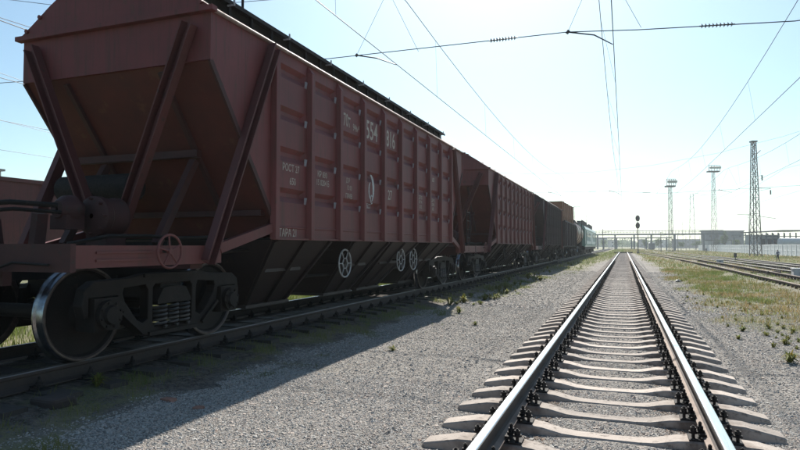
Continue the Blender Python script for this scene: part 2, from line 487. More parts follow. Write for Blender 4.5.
# ------------------------------------------------------------------ ground
def axis(fine, lo, hi, f0, f1, g):
    a = list(np.arange(f0, f1, fine))
    s = fine; p = a[-1]
    while p < hi: s *= g; p += s; a.append(p)
    s = fine; p = a[0]; b = []
    while p > lo: s *= g; p -= s; b.append(p)
    return np.array(b[::-1] + a)
gx = axis(0.14, -2500, 3000, -10, 9, 1.07)
gy = axis(0.14, -300, 6000, 1.5, 22, 1.04)
GX, GY = np.meshgrid(gx, gy)
GZ = zground(GX, GY)
nV = GX.size
idx = np.arange(nV).reshape(GX.shape)
F = np.stack([idx[:-1, :-1].ravel(), idx[:-1, 1:].ravel(), idx[1:, 1:].ravel(), idx[1:, :-1].ravel()], 1)

gm = bpy.data.materials.new("gravel_and_turf")
gm.use_nodes = True
nt = gm.node_tree; N = nt.nodes; L = nt.links
bs = N["Principled BSDF"]; bs.inputs["Roughness"].default_value = 0.92; bs.inputs["Specular IOR Level"].default_value = 0.2
geo = N.new("ShaderNodeNewGeometry")
vo = N.new("ShaderNodeTexVoronoi"); vo.inputs["Scale"].default_value = 30; vo.inputs["Randomness"].default_value = 1
vo2 = N.new("ShaderNodeTexVoronoi"); vo2.inputs["Scale"].default_value = 62
L.new(geo.outputs["Position"], vo.inputs["Vector"]); L.new(geo.outputs["Position"], vo2.inputs["Vector"])
rc = N.new("ShaderNodeValToRGB")
els = rc.color_ramp.elements
els[0].position = 0; els[0].color = (0.13, 0.12, 0.11, 1)
els[1].position = 1; els[1].color = (0.42, 0.395, 0.36, 1)
for p, c in ((.3, (0.21, 0.195, 0.18, 1)), (.62, (0.27, 0.25, 0.23, 1)), (.85, (0.32, 0.29, 0.25, 1))):
    e = els.new(p); e.color = c
sp = N.new("ShaderNodeSeparateColor"); L.new(vo.outputs["Color"], sp.inputs[0]); L.new(sp.outputs[0], rc.inputs[0])
rc2 = N.new("ShaderNodeValToRGB")
rc2.color_ramp.elements[0].color = (0.17, 0.155, 0.145, 1); rc2.color_ramp.elements[1].color = (0.37, 0.345, 0.315, 1)
sp2 = N.new("ShaderNodeSeparateColor"); L.new(vo2.outputs["Color"], sp2.inputs[0]); L.new(sp2.outputs[1], rc2.inputs[0])
big = N.new("ShaderNodeTexNoise"); big.inputs["Scale"].default_value = 0.7; big.inputs["Detail"].default_value = 5
L.new(geo.outputs["Position"], big.inputs["Vector"])
mxa = N.new("ShaderNodeMix"); mxa.data_type = 'RGBA'; mxa.inputs[0].default_value = .45
L.new(rc.outputs[0], mxa.inputs[6]); L.new(rc2.outputs[0], mxa.inputs[7])
rb = N.new("ShaderNodeMapRange"); rb.inputs[1].default_value = .35; rb.inputs[2].default_value = .7; rb.inputs[3].default_value = .60; rb.inputs[4].default_value = .85
L.new(big.outputs["Fac"], rb.inputs[0])
mul = N.new("ShaderNodeVectorMath"); mul.operation = 'SCALE'
L.new(mxa.outputs[2], mul.inputs[0]); L.new(rb.outputs[0], mul.inputs[3])
# oily soil
ad = N.new("ShaderNodeAttribute"); ad.attribute_name = "dirt"
nd = N.new("ShaderNodeTexNoise"); nd.inputs["Scale"].default_value = 14; nd.inputs["Detail"].default_value = 6
L.new(geo.outputs["Position"], nd.inputs["Vector"])
rd = N.new("ShaderNodeValToRGB"); rd.color_ramp.elements[0].position = .35; rd.color_ramp.elements[1].position = .7
rd.color_ramp.elements[0].color = (0.045, 0.036, 0.03, 1); rd.color_ramp.elements[1].color = (0.16, 0.13, 0.105, 1)
L.new(nd.outputs["Fac"], rd.inputs[0])
mxd = N.new("ShaderNodeMix"); mxd.data_type = 'RGBA'
L.new(ad.outputs["Fac"], mxd.inputs[0]); L.new(mul.outputs[0], mxd.inputs[6]); L.new(rd.outputs[0], mxd.inputs[7])
# turf
ag = N.new("ShaderNodeAttribute"); ag.attribute_name = "turf"
ng = N.new("ShaderNodeTexNoise"); ng.inputs["Scale"].default_value = 0.9; ng.inputs["Detail"].default_value = 9; ng.inputs["Roughness"].default_value = .75
L.new(geo.outputs["Position"], ng.inputs["Vector"])
rg = N.new("ShaderNodeValToRGB")
rg.color_ramp.elements[0].position = .36; rg.color_ramp.elements[0].color = (0.085, 0.10, 0.04, 1)
rg.color_ramp.elements[1].position = .68; rg.color_ramp.elements[1].color = (0.23, 0.19, 0.12, 1)
e = rg.color_ramp.elements.new(.52); e.color = (0.145, 0.14, 0.065, 1)
L.new(ng.outputs["Fac"], rg.inputs[0])
mg = N.new("ShaderNodeMapRange"); mg.inputs[4].default_value = .88
L.new(ag.outputs["Fac"], mg.inputs[0])
mxg = N.new("ShaderNodeMix"); mxg.data_type = 'RGBA'
L.new(mg.outputs[0], mxg.inputs[0]); L.new(mxd.outputs[2], mxg.inputs[6]); L.new(rg.outputs[0], mxg.inputs[7])
L.new(mxg.outputs[2], bs.inputs["Base Color"])
bp1 = N.new("ShaderNodeBump"); bp1.inputs["Strength"].default_value = .9; bp1.inputs["Distance"].default_value = .02; bp1.invert = True
L.new(vo.outputs["Distance"], bp1.inputs["Height"])
bp2 = N.new("ShaderNodeBump"); bp2.inputs["Strength"].default_value = .8; bp2.inputs["Distance"].default_value = .01; bp2.invert = True
L.new(vo2.outputs["Distance"], bp2.inputs["Height"]); L.new(bp1.outputs[0], bp2.inputs["Normal"])
L.new(bp2.outputs[0], bs.inputs["Normal"])

ground = fast_mesh("ground", np.stack([GX.ravel(), GY.ravel(), GZ.ravel()], 1), F, gm, smooth=True)
tag(ground, kind="structure")
for nm, fn in (("turf", grass_mask), ("dirt", dirt_mask)):
    at = ground.data.attributes.new(nm, 'FLOAT', 'POINT')
    at.data.foreach_set("value", fn(GX.ravel(), GY.ravel()).astype(np.float32))

# ------------------------------------------------------------------ rails and sleepers
RAILP = [(-.075,-.18),(.075,-.18),(.075,-.168),(.03,-.152),(.0095,-.135),(.009,-.06),(.014,-.05),(.0365,-.042),
         (.0375,-.012),(.034,-.004),(.026,0),(-.026,0),(-.034,-.004),(-.0375,-.012),(-.0365,-.042),(-.014,-.05),
         (-.009,-.06),(-.0095,-.135),(-.03,-.152),(-.075,-.168)]
RMAT = []   # material per edge
for i in range(20):
    RMAT.append(1 if i in (8, 9, 10, 11, 12) else 2 if i in (1, 2, 18, 19) else 0)
def rail(parent, x, z, ys, top, fx=lambda y: 0.0):
    V = []; Fc = []; M = []
    n = len(RAILP)
    for y in ys:
        for a, b in RAILP: V.append((x + a + fx(y), y, z + b))
    for j in range(len(ys)-1):
        for i in range(n):
            Fc.append((j*n+i, j*n+(i+1) % n, (j+1)*n+(i+1) % n, (j+1)*n+i)); M.append(RMAT[i])
    Fc.append(tuple(range(n))); M.append(0)
    b = MB(); b.v = V; b.f = Fc; b.m = M
    return b.build("rail", [RAILSIDE, top, RAILSIDE if top is RAILTOPD else RAILFOOT], parent)

def sleeper_mesh(name, m, wood=False):
    b = MB()
    if wood:
        b.box(-1.36, 1.36, -.12, .12, -.17, 0)
        return b
    # (x, top z, half top width, half base width)
    st = [(-1.40,-.075,.080,.135),(-1.385,-.062,.088,.142),(-1.10,-.004,.095,.15),(-1.0,0,.096,.15),(-.62,0,.095,.148),(-.52,-.010,.092,.142),(-.36,-.046,.082,.13),
          (-.24,-.056,.072,.115),(0,-.058,.068,.112)]
    st = st + [(-a, b_, c, d) for a, b_, c, d in st[-2::-1]]
    V = []; Fc = []
    for x, zt, wt, wb in st:
        V += [(x,-wb,-.2),(x,wb,-.2),(x,wt+.012,zt-.012),(x,wt,zt),(x,-wt,zt),(x,-wt-.012,zt-.012)]
    for j in range(len(st)-1):
        for i in range(6):
            Fc.append((j*6+i, j*6+(i+1) % 6, (j+1)*6+(i+1) % 6, (j+1)*6+i))
    Fc.append(tuple(range(6))); Fc.append(tuple((len(st)-1)*6+i for i in range(5, -1, -1)))
    b.add(V, Fc)
    return b

def fastener_mb(detail=True):
    """one rail seat: ribbed base plate, two clamps and four bolts (origin on the sleeper top, under the rail)."""
    b = MB()
    b.box(-.19, .19, -.085, .085, 0, .012)
    for sx in (-1, 1):
        b.box(min(sx*.06, sx*.115), max(sx*.06, sx*.115), -.05, .05, .026, .048)       # clamp on the foot
        b.box(min(sx*.092, sx*.106), max(sx*.092, sx*.106), -.083, .083, .0125, .03)  # rib
        for (px, r, h, yy) in ((.10, .013, .125, .022), (.155, .013, .105, -.03)):
            x = sx*px
            b.tube((x, yy, .01), (x, yy, h), r, 8)
            b.tube((x, yy, .05), (x, yy, .053+.012), .034, 10)
            b.tube((x, yy, .066), (x, yy, .096), .025, 6)
            b.tube((x, yy, h-.002), (x, yy, h+.006), r*.8, 6, r2=r*.5)
    return b

def make_track(name, xc, ztop, y0, y1, spacing, smat, top, label, near, wood=False, fx=lambda y: 0.0, seg=None, group=None, fast_n=25):
    t = empty(name, (xc, y0, ztop), label, "railway track", group)
    ys = [y0, y1] if seg is None else list(np.linspace(y0, y1, seg))
    for sx in (-1, 1):
        r = rail(t, sx*G2, 0, [y-y0 for y in ys], (RAILTOPD if (wood and sx > 0) else top), lambda y: fx(y+y0))  # near rail gets the darker head: wagon underside reflection put into its colour
    n = int((y1-y0)/spacing)
    zs = -.188
    proto = sleeper_mesh("sleeper", smat, wood)
    first = None; pts = proto.v; fcs = proto.f
    rest = MB()
    fproto = None; frest = MB(); fm = fastener_mb()
    for k in range(n):
        y = .2 + k*spacing
        rz = random.uniform(-.02, .02); dz = random.uniform(-.008, .003); dx = fx(y+y0) + random.uniform(-.012, .012)
        if k < near:
            if first is None:
                first = proto.build("sleeper", smat, t); o = first
            else:
                o = first.copy(); COL.objects.link(o); o.parent = t
            o.location = (dx, y, zs+dz); o.rotation_euler = (0, 0, rz)
            if k < fast_n and not wood:
                for sx in (-1, 1):
                    if fproto is None:
                        fproto = fm.build("fastener", BOLT, o); q = fproto
                    else:
                        q = fproto.copy(); COL.objects.link(q); q.parent = o
                    q.location = (sx*G2, 0, 0)
            else:
                for sx in (-1, 1):
                    if (k < 130): frest.add([(v[0]+sx*G2+dx, v[1]+y, v[2]+zs+dz) for v in fm.v], fm.f)
        else:
            c, s_ = math.cos(rz), math.sin(rz)
            rest.add([(c*a-s_*b_+dx, s_*a+c*b_+y, zs+dz+d) for a, b_, d in pts], fcs)
    if rest.v: tag(rest.build("sleeper", smat, t), kind="stuff")
    if frest.v: tag(frest.build("fastener", BOLT, t), kind="stuff")
    return t

make_track("railway_track", XM, 0.0, 1.6, 141, 0.585, CONC, RAILTOP,
           "empty main track with polished rails on concrete sleepers running to the horizon", 100, fast_n=50)
make_track("railway_track", XT, ZT, -6, 330, 0.60, WOODS, RAILTOP,
           "shaded track with dark timber sleepers carrying the long goods train", 100, wood=True)
for i, (xc, zt) in enumerate(R_TRACKS):
    lab = ["pale rusty track in the grass nearest to the empty main track on its right",
           "middle one of the three tracks between grass verge and white fence",
           "track nearest to the white concrete fence where a man walks"][i]
    make_track("railway_track", xc, zt, 8, 330, 0.60, WOODS if i else CONC, RAILTOPD if i else RAILFOOT, lab, 100, wood=bool(i), fx=bend, seg=90,
               group="tracks right of the main line", fast_n=0)
make_track("railway_track", XL, ZL, -6, 200, 0.60, WOODS, RAILTOPD,
           "far left track under the second row of red wagons", 60, wood=True)

# crossing boards where the main track ends in the grass
cb = MB()
for k in range(7):
    cb.box(-1.9+XM, 1.9+XM, 138.3+k*.33, 138.3+k*.33+.3, -.2, .03+.004*(k % 3))
tag(cb.build("crossing_boards", WOODS), "dark plank crossing at the far end of the main track", "crossing")

# ------------------------------------------------------------------ gravel stones
def stones(n, xr, yr, smin, smax, power=1.0, seed=1):
    rg_ = np.random.default_rng(seed)
    x = rg_.uniform(xr[0], xr[1], n)
    y = yr[0] + (yr[1]-yr[0])*rg_.random(n)**power
    keep = np.ones(n, bool)
    dxm = np.abs(x-XM)
    ph = ((y-1.6-.2)/0.585 + .5) % 1.0 - .5
    ins = dxm < 1.40
    keep &= ~(ins & (np.abs(ph*0.585) < .13) & (rg_.random(n) < .985))
    keep &= ~((np.abs(dxm-G2) < .09))
    keep &= ~((grass_mask(x, y) > .55) & (rg_.random(n) < .6))
    keep &= ~((np.abs(x-XT) < 2.0) & (rg_.random(n) < .75))
    # only what the camera region can see
    px = x*.937 + y*.35; pz = -x*.35 + y*.937
    keep &= (pz > 2.2) & (np.abs(px/np.maximum(pz, .1)) < .78)
    x = x[keep]; y = y[keep]; n = len(x)
    r = rg_.uniform(smin, smax, n)*(1 + .9*(rg_.random(n) > .95))
    z = zground(x, y) + r*.12
    base = np.array([(1,0,0),(-1,0,0),(0,1,0),(0,-1,0),(0,0,1),(0,0,-1)], float)
    P = base[None]*rg_.uniform(.55, 1.25, (n, 6, 1)) + rg_.normal(0, .16, (n, 6, 3))
    a = rg_.uniform(0, 6.283, n); b = rg_.uniform(-.7, .7, n)
    ca, sa, cb_, sb = np.cos(a), np.sin(a), np.cos(b), np.sin(b)
    X_ = P[...,0]; Y_ = P[...,1]*cb_[:,None]-P[...,2]*sb[:,None]; Z_ = P[...,1]*sb[:,None]+P[...,2]*cb_[:,None]
    X2 = X_*ca[:,None]-Y_*sa[:,None]; Y2 = X_*sa[:,None]+Y_*ca[:,None]
    V = np.stack([X2*r[:,None]+x[:,None], Y2*r[:,None]+y[:,None], Z_*.6*r[:,None]+z[:,None]], -1).reshape(-1, 3)
    fb = np.array([(0,2,4),(2,1,4),(1,3,4),(3,0,4),(2,0,5),(1,2,5),(3,1,5),(0,3,5)])
    Fc = (fb[None] + (np.arange(n)*6)[:,None,None]).reshape(-1, 3)
    g = rg_.uniform(.29, .40, n)
    w = rg_.random(n)
    tint = np.stack([g*(1.0+.10*(w > .7)), g*(.955-.02*(w > .7)), g*(.89-.07*(w > .7))], 1)
    tint[w > .994] = np.array([.34, .24, .19]); tint[w < .03] *= .65
    st_ = (np.abs(np.abs(x-XM)-.8) < .33) & (rg_.random(n) < .6)
    tint[st_] *= np.array([.62, .52, .45])
    dm = dirt_mask(x, y) > .5
    tint[dm] *= .35
    return V, Fc, np.repeat(tint, 6, 0)
Vs, Fs, Ts = [], [], []
off = 0
for a in ((170000, (-5.2, 3.2), (2.2, 6.8), .005, .0125, 1.0, 1), (150000, (-6, 5), (6.3, 16), .007, .015, .9, 2),
          (60000, (-5.5, 5), (15.5, 40), .012, .024, 1.6, 3)):
    v, f, t = stones(*a); Vs.append(v); Fs.append(f+off); Ts.append(t); off += len(v)
st = fast_mesh("ballast_gravel", np.concatenate(Vs), np.concatenate(Fs), VCOL_STONE, np.concatenate(Ts))
tag(st, "loose crushed grey stones covering the ground around the tracks", "gravel", kind="stuff")

# ------------------------------------------------------------------ grass
def blades(n, xr, yr, hmin, hmax, wid, seed, power=1.0, thr=0.0):
    g = np.random.default_rng(seed)
    x = g.uniform(xr[0], xr[1], n); y = yr[0] + (yr[1]-yr[0])*g.random(n)**power
    m = grass_mask(x, y)
    clump = fbm(x, y, 3.2, 21)
    k = (g.random(n) < m*np.clip((clump-.40)*3.4, .04, 1)) & (m > thr)
    k &= ~(np.abs(np.abs(x-XT)-G2) < .08)
    px = x*.937 + y*.35; pz = -x*.35 + y*.937
    k &= (pz > 2) & (np.abs(px/np.maximum(pz, .1)) < .8)
    x = x[k]; y = y[k]; m = m[k]; clump = clump[k]; n = len(x)
    z = zground(x, y) - .01
    h = g.uniform(hmin, hmax, n)*(0.5 + clump)*(.5+.6*m)
    a = g.uniform(0, 6.283, n); lean = g.uniform(.15, .7, n)*h; la = g.uniform(0, 6.283, n)
    w = wid*g.uniform(.6, 1.3, n)
    dx, dy = np.cos(a)*w, np.sin(a)*w; lx, ly = np.cos(la)*lean, np.sin(la)*lean
    V = np.stack([
        np.stack([x-dx, y-dy, z], 1), np.stack([x+dx, y+dy, z], 1),
        np.stack([x+dx*.7+lx*.35, y+dy*.7+ly*.35, z+h*.55], 1), np.stack([x-dx*.7+lx*.35, y-dy*.7+ly*.35, z+h*.55], 1),
        np.stack([x+lx, y+ly, z+h], 1), np.stack([x+lx+dx*.15, y+ly+dy*.15, z+h*.99], 1)], 1).reshape(-1, 3)
    b = np.arange(n)*6
    Fc = np.concatenate([np.stack([b, b+1, b+2, b+3], 1), np.stack([b+3, b+2, b+5, b+4], 1)])
    dry = fbm(x, y, .5, 31); dr = sstep(.40, .66, dry + g.normal(0, .10, n))
    dr = dr*np.where(x > 0, 1.0, np.where(x < -7, .15, .35))
    green = np.array([.085, .125, .03]); green2 = np.array([.15, .185, .055]); straw = np.array([.27, .20, .10])
    u = g.random((n, 1))
    gc = green*(1-u)+green2*u
    sc = straw*(.7+.5*g.random((n, 1)))
    c = gc*(1-dr[:,None]) + sc*dr[:,None]
    return V, Fc, np.repeat(c, 6, 0)
Vs, Fs, Ts = [], [], []; off = 0
for a in ((170000, (-5.4, 6.5), (2.2, 16), .03, .13, .0035, 41, 1.0), (300000, (-6, 12), (16, 45), .03, .13, .007, 42, 1.0),
          (150000, (-7, 34), (45, 150), .06, .2, .018, 43, 1.1), (190000, (-18, -7.4), (4, 45), .08, .26, .009, 44, 1.0),
          (50000, (-4, 34), (130, 330), .08, .28, .05, 45, 1.0), (40000, (5, 34), (18, 90), .05, .2, .014, 46, 1.0)):
    v, f, t = blades(*a[:7], power=a[7]); Vs.append(v); Fs.append(f+off); Ts.append(t); off += len(v)
gr = fast_mesh("grass", np.concatenate(Vs), np.concatenate(Fs), VCOL_GRASS, np.concatenate(Ts))
tag(gr, "short green and straw-coloured grass growing along the tracks", "grass", kind="stuff")

# broad-leaved weeds
LOW = [[], [], [], 0]
def weed(loc, h, seed, label, n=60):
    g = np.random.default_rng(seed)
    Vv = []; Fv = []; T = []
    for k in range(n):
        a = g.uniform(0, 6.283); l = h*g.uniform(.35, 1.2); sp_ = g.uniform(.2, 1.5)
        w = h*.07*g.uniform(.6, 1.4)
        d = np.array([math.cos(a), math.sin(a), 0]); s_ = np.array([-d[1], d[0], 0])*w
        p0 = d*.02; p1 = d*l*.35*sp_ + np.array([0,0,l*.55]); p2 = d*l*.8*sp_ + np.array([0,0,max(l*(1-.5*sp_),.01)])
        o = len(Vv)
        Vv += [p0-s_*.3, p0+s_*.3, p1+s_, p1-s_, p2+s_*.2, p2-s_*.2]
        Fv += [(o,o+1,o+2,o+3),(o+3,o+2,o+4,o+5)]
        c = np.array([.095,.14,.035])*(1+g.uniform(-.3,.5)); c[0] += g.uniform(0,.08); T += [c]*6
    if label is None:
        LOW[0].append(np.array(Vv)+np.array(loc)); LOW[1].append(np.array(Fv)+LOW[3]); LOW[2].append(np.array(T)); LOW[3] += len(Vv)
        return
    o = fast_mesh("weed", np.array(Vv), np.array(Fv), VCOL_LEAF, np.array(T))
    o.location = loc
    tag(o, label, "weed", "weeds in the gravel")
def unproj(px, py, drop=None, z=None):
    """ground point seen at a photograph pixel (800x450)."""
    for it in range(6):
        zz = -.26 if it == 0 else float(zground(X, Y)) if z is None else z
        dz = CAMZ - zz
        c = dz*600/max(py-246, .5); lat = (px-400)*c/600
        X = lat*.937 - c*.35; Y = c*.937 + lat*.35
    return X, Y, float(zground(X, Y)) if z is None else z
WEEDS = [((393, 350), .10, "lone green weed in the gravel between the train shadow and the main track"),
         ((464, 303), .28, "leafy green weed at the edge of the train shadow behind the first wagon"),
         ((450, 305), .26, "pale dry weed beside the rail where the first wagon's shadow ends"),
         ((540, 281), .34, "tall yellow-green weed clump beside the second wagon's shadow"),
         ((528, 279), .38, "dry brownish weed clump standing in the shade beside the second wagon"),
         ((475, 325), .10, "tiny weed in bright gravel nearest the main track's left sleepers"),
         ((787, 362), .20, "grey-green weed in the gravel at the right edge of the picture"),
         ((783, 344), .12, "low weed just beyond the grey-green one at the right edge"),
         ((741, 331), .13, "small weed clump at the near tip of the right grass verge"),
         ((100, 385), .16, "dark weed beside the near rail below the front wheel")]
for i, (p, h, lab) in enumerate(WEEDS):
    weed(unproj(*p), h, 100+i, lab, 70)

gW = np.random.default_rng(321)
for i in range(90):
    px = gW.uniform(655, 800); lim = 262 + (px-650)*.56
    py = lim + gW.normal(-3, 13)
    if py < 258: continue
    X, Y, Z = unproj(px, py)
    weed((X, Y, Z), gW.uniform(.04, .12), 400+i, None, 40)
for i in range(60):
    px = gW.uniform(455, 600); py = 301 - (px-480)*.42 + gW.normal(0, 4)
    if py < 253: continue
    X, Y, Z = unproj(px, py)
    weed((X, Y, Z), gW.uniform(.07, .22)*(1 + (px > 540)*.4), 500+i, None, 60)
lw = fast_mesh("low_weeds", np.concatenate(LOW[0]), np.concatenate(LOW[1]), VCOL_LEAF, np.concatenate(LOW[2]))
tag(lw, "low green weeds sprinkled along the ragged grass edges", "weeds", kind="stuff")

# ------------------------------------------------------------------ text
def text_part(txt, size, parent, y, z, x, name="lettering", m=WHITEP, align='CENTER', sx=0.8):
    cu = bpy.data.curves.new(name, 'FONT'); cu.body = txt; cu.size = size; cu.align_x = align; cu.align_y = 'CENTER'
    cu.offset = size*.010; cu.space_line = .95; cu.resolution_u = 3
    tmp = bpy.data.objects.new(name, cu)
    me = bpy.data.meshes.new_from_object(tmp)
    bpy.data.objects.remove(tmp)
    me.materials.clear(); me.materials.append(m)
    V = np.zeros(len(me.vertices)*3); me.vertices.foreach_get("co", V); V = V.reshape(-1, 3)
    W = np.stack([np.full(len(V), x), V[:, 0]*sx + y, V[:, 1] + z], 1)
    me.vertices.foreach_set("co", W.ravel()); me.update()
    o = bpy.data.objects.new(name, me); COL.objects.link(o); o.parent = parent; o.location.z = .07
    return o

def outline_mesh(outer, holes, thick, bev=0.012):
    """2D outline (y,z) with holes, extruded in x."""
    cu = bpy.data.curves.new("outline", 'CURVE'); cu.dimensions = '2D'; cu.fill_mode = 'BOTH'
    cu.extrude = thick/2 - bev; cu.bevel_depth = bev; cu.bevel_resolution = 1; cu.offset = -bev
    for pl in [outer] + holes:
        s_ = cu.splines.new('POLY'); s_.points.add(len(pl)-1)
        for p, q in zip(s_.points, pl): p.co = (q[0], q[1], 0, 1)
        s_.use_cyclic_u = True
    tmp = bpy.data.objects.new("outline", cu)
    me = bpy.data.meshes.new_from_object(tmp); bpy.data.objects.remove(tmp)
    V = [(v.co.z, v.co.x, v.co.y) for v in me.vertices]
    Fc = [tuple(p.vertices) for p in me.polygons]
    return V, Fc

# ------------------------------------------------------------------ bogie
WR = .515
SF_OUT = [(-1.34,.62),(-1.30,.80),(-1.18,.875),(-.70,.89),(-.45,.93),(.45,.93),(.70,.89),(1.18,.875),(1.30,.80),(1.34,.62),
          (1.30,.50),(1.25,.50),(1.25,.70),(.87,.70),(.83,.48),(.52,.23),(.40,.19),(-.40,.19),(-.52,.23),(-.83,.48),(-.87,.70),(-1.25,.70),(-1.25,.50),(-1.30,.50)]
SF_WIN = [[(-.78,.78),(-.46,.80),(-.42,.74),(-.42,.40),(-.50,.36),(-.58,.40),(-.76,.62),(-.80,.72)],
          [(.78,.78),(.80,.72),(.76,.62),(.58,.40),(.50,.36),(.42,.40),(.42,.74),(.46,.80)],
          [(-.30,.80),(.30,.80),(.34,.76),(.34,.33),(.30,.29),(-.30,.29),(-.34,.33),(-.34,.76)]]
SFV, SFF = outline_mesh(SF_OUT, SF_WIN, .13)
def make_bogie(parent, y):
    b = MB()
    b.box(-1.12, 1.12, -.17, .17, .62, .80)                    # bolster
    b.box(-.9, .9, -.26, .26, .34, .40)
    b.tube((0,0,.80), (0,0,.92), .19, 20)
    for s in (-1, 1):
        b.bar((s*.62, -.62, .42), (s*.62, .62, .42), .05, .07)  # brake rigging
        b.box(min(s*.70,s*.86), max(s*.70,s*.86), -.57, -.50, .32, .72)
        b.box(min(s*.70,s*.86), max(s*.70,s*.86), .50, .57, .32, .72)
    b.tube((-.95,-.55,.36), (.95,-.55,.36), .035, 8); b.tube((-.95,.55,.36), (.95,.55,.36), .035, 8)
    bog = b.build("bogie", GRIME, parent); bog.location = (0, y, 0)
    # wheel profile: offset from inner face, radius
    for wy in (-1.05, 1.05):
        w = MB()
        w.tube((-1.18,0,WR), (1.18,0,WR), .08, 16)
        for s in (-1, 1):
            prof = [(0,.10),(.02,.14),(.028,.30),(.01,WR-.07),(0,WR-.06),(0,WR+.012),(.012,WR+.03),(.028,WR+.028),(.042,WR+.004),
                    (.06,WR),(.122,WR-.006),(.130,WR-.012),(.130,WR-.030),(.115,WR-.050),(.075,WR-.075),(.058,.30),(.075,.17),(.14,.13),(.14,.09)]
            mats = [0]*4 + [2,1,1,1,1,1,2,2,2,0,0,0,0,0]
            P = [(s*o, r) for o, r in prof]
            w.lathe(P, (s*.765, 0, WR), 'x', 44, mats)
        o = w.build("wheelset", [GRIME, TREAD, RIMW], bog, smooth=True); o.location = (0, wy, 0)
        for s in (-1, 1):
            a = MB()
            a.box(s*1.08-.13, s*1.08+.13, -.17, .17, WR-.17, WR+.18)
            a.tube((s*1.10,0,WR), (s*1.265,0,WR), .155, 20)
            a.tube((s*1.26,0,WR), (s*1.30,0,WR), .11, 20, r2=.09)
            for k in range(8):
                t = k*math.pi/4+.3
                a.tube((s*1.26,.13*math.cos(t),WR+.13*math.sin(t)), (s*1.285,.13*math.cos(t),WR+.13*math.sin(t)), .014, 6)
            o = a.build("axle_box", GRIME, bog, smooth=True); o.location = (0, wy, 0)
    for s in (-1, 1):
        f = MB(); f.add([(v[0]+s*1.10, v[1], v[2]) for v in SFV], SFF)
        # flanged ribs along the casting
        f.bar((s*1.18,-.83,.51), (s*1.18,-.52,.255), .05, .04); f.bar((s*1.18,.83,.51), (s*1.18,.52,.255), .05, .04)
        f.box(s*1.18-.02, s*1.18+.02, -.42, .42, .20, .245)
        f.box(s*1.18-.02, s*1.18+.02, -.5, .5, .885, .925)
        f.prism([(-.29,.56),(.29,.56),(.29,.60),(.20,.74),(.08,.76),(-.08,.76),(-.20,.74),(-.29,.60)], s*1.13-.06, s*1.13+.06, 'x')
        f.build("side_frame", GRIME, bog)
        for sy in (-.2, 0, .2):
            sp_ = MB(); pts = []
            for k in range(85):
                t = k/84*2*math.pi*5.5
                pts.append((s*1.12+.088*math.cos(t), sy+.088*math.sin(t), .28+.27*k/84))
            sp_.path(pts, .021, 6)
            sp_.build("spring", SPRING, bog, smooth=True)
    return bog

def handwheel(parent, x, y, z, r, m, name="handwheel", spokes=5, hexa=False, stem=.25):
    b = MB()
    n = 6 if hexa else 32
    b.ring((x, y, z), r, r*(.06 if hexa else .075), 'x', 32, 8)
    if hexa:
        b.ring((x, y, z), r*.42, r*.045, 'x', 6, 6)
        for k in range(6):
            t = k*math.pi/3
            b.tube((x, y+r*.42*math.cos(t), z+r*.42*math.sin(t)), (x, y+r*math.cos(t), z+r*math.sin(t)), r*.04, 6)
    else:
        for k in range(spokes):
            t = k*2*math.pi/spokes + .4
            b.tube((x, y, z), (x, y+r*math.cos(t), z+r*math.sin(t)), r*.055, 6)
        b.tube((x-.02, y, z), (x+.02, y, z), r*.17, 12)
    b.mi = 1; b.tube((x-stem if x > 0 else x+stem, y, z), (x, y, z), .018, 8)
    return b.build(name, [m, GRIME], parent, smooth=True)

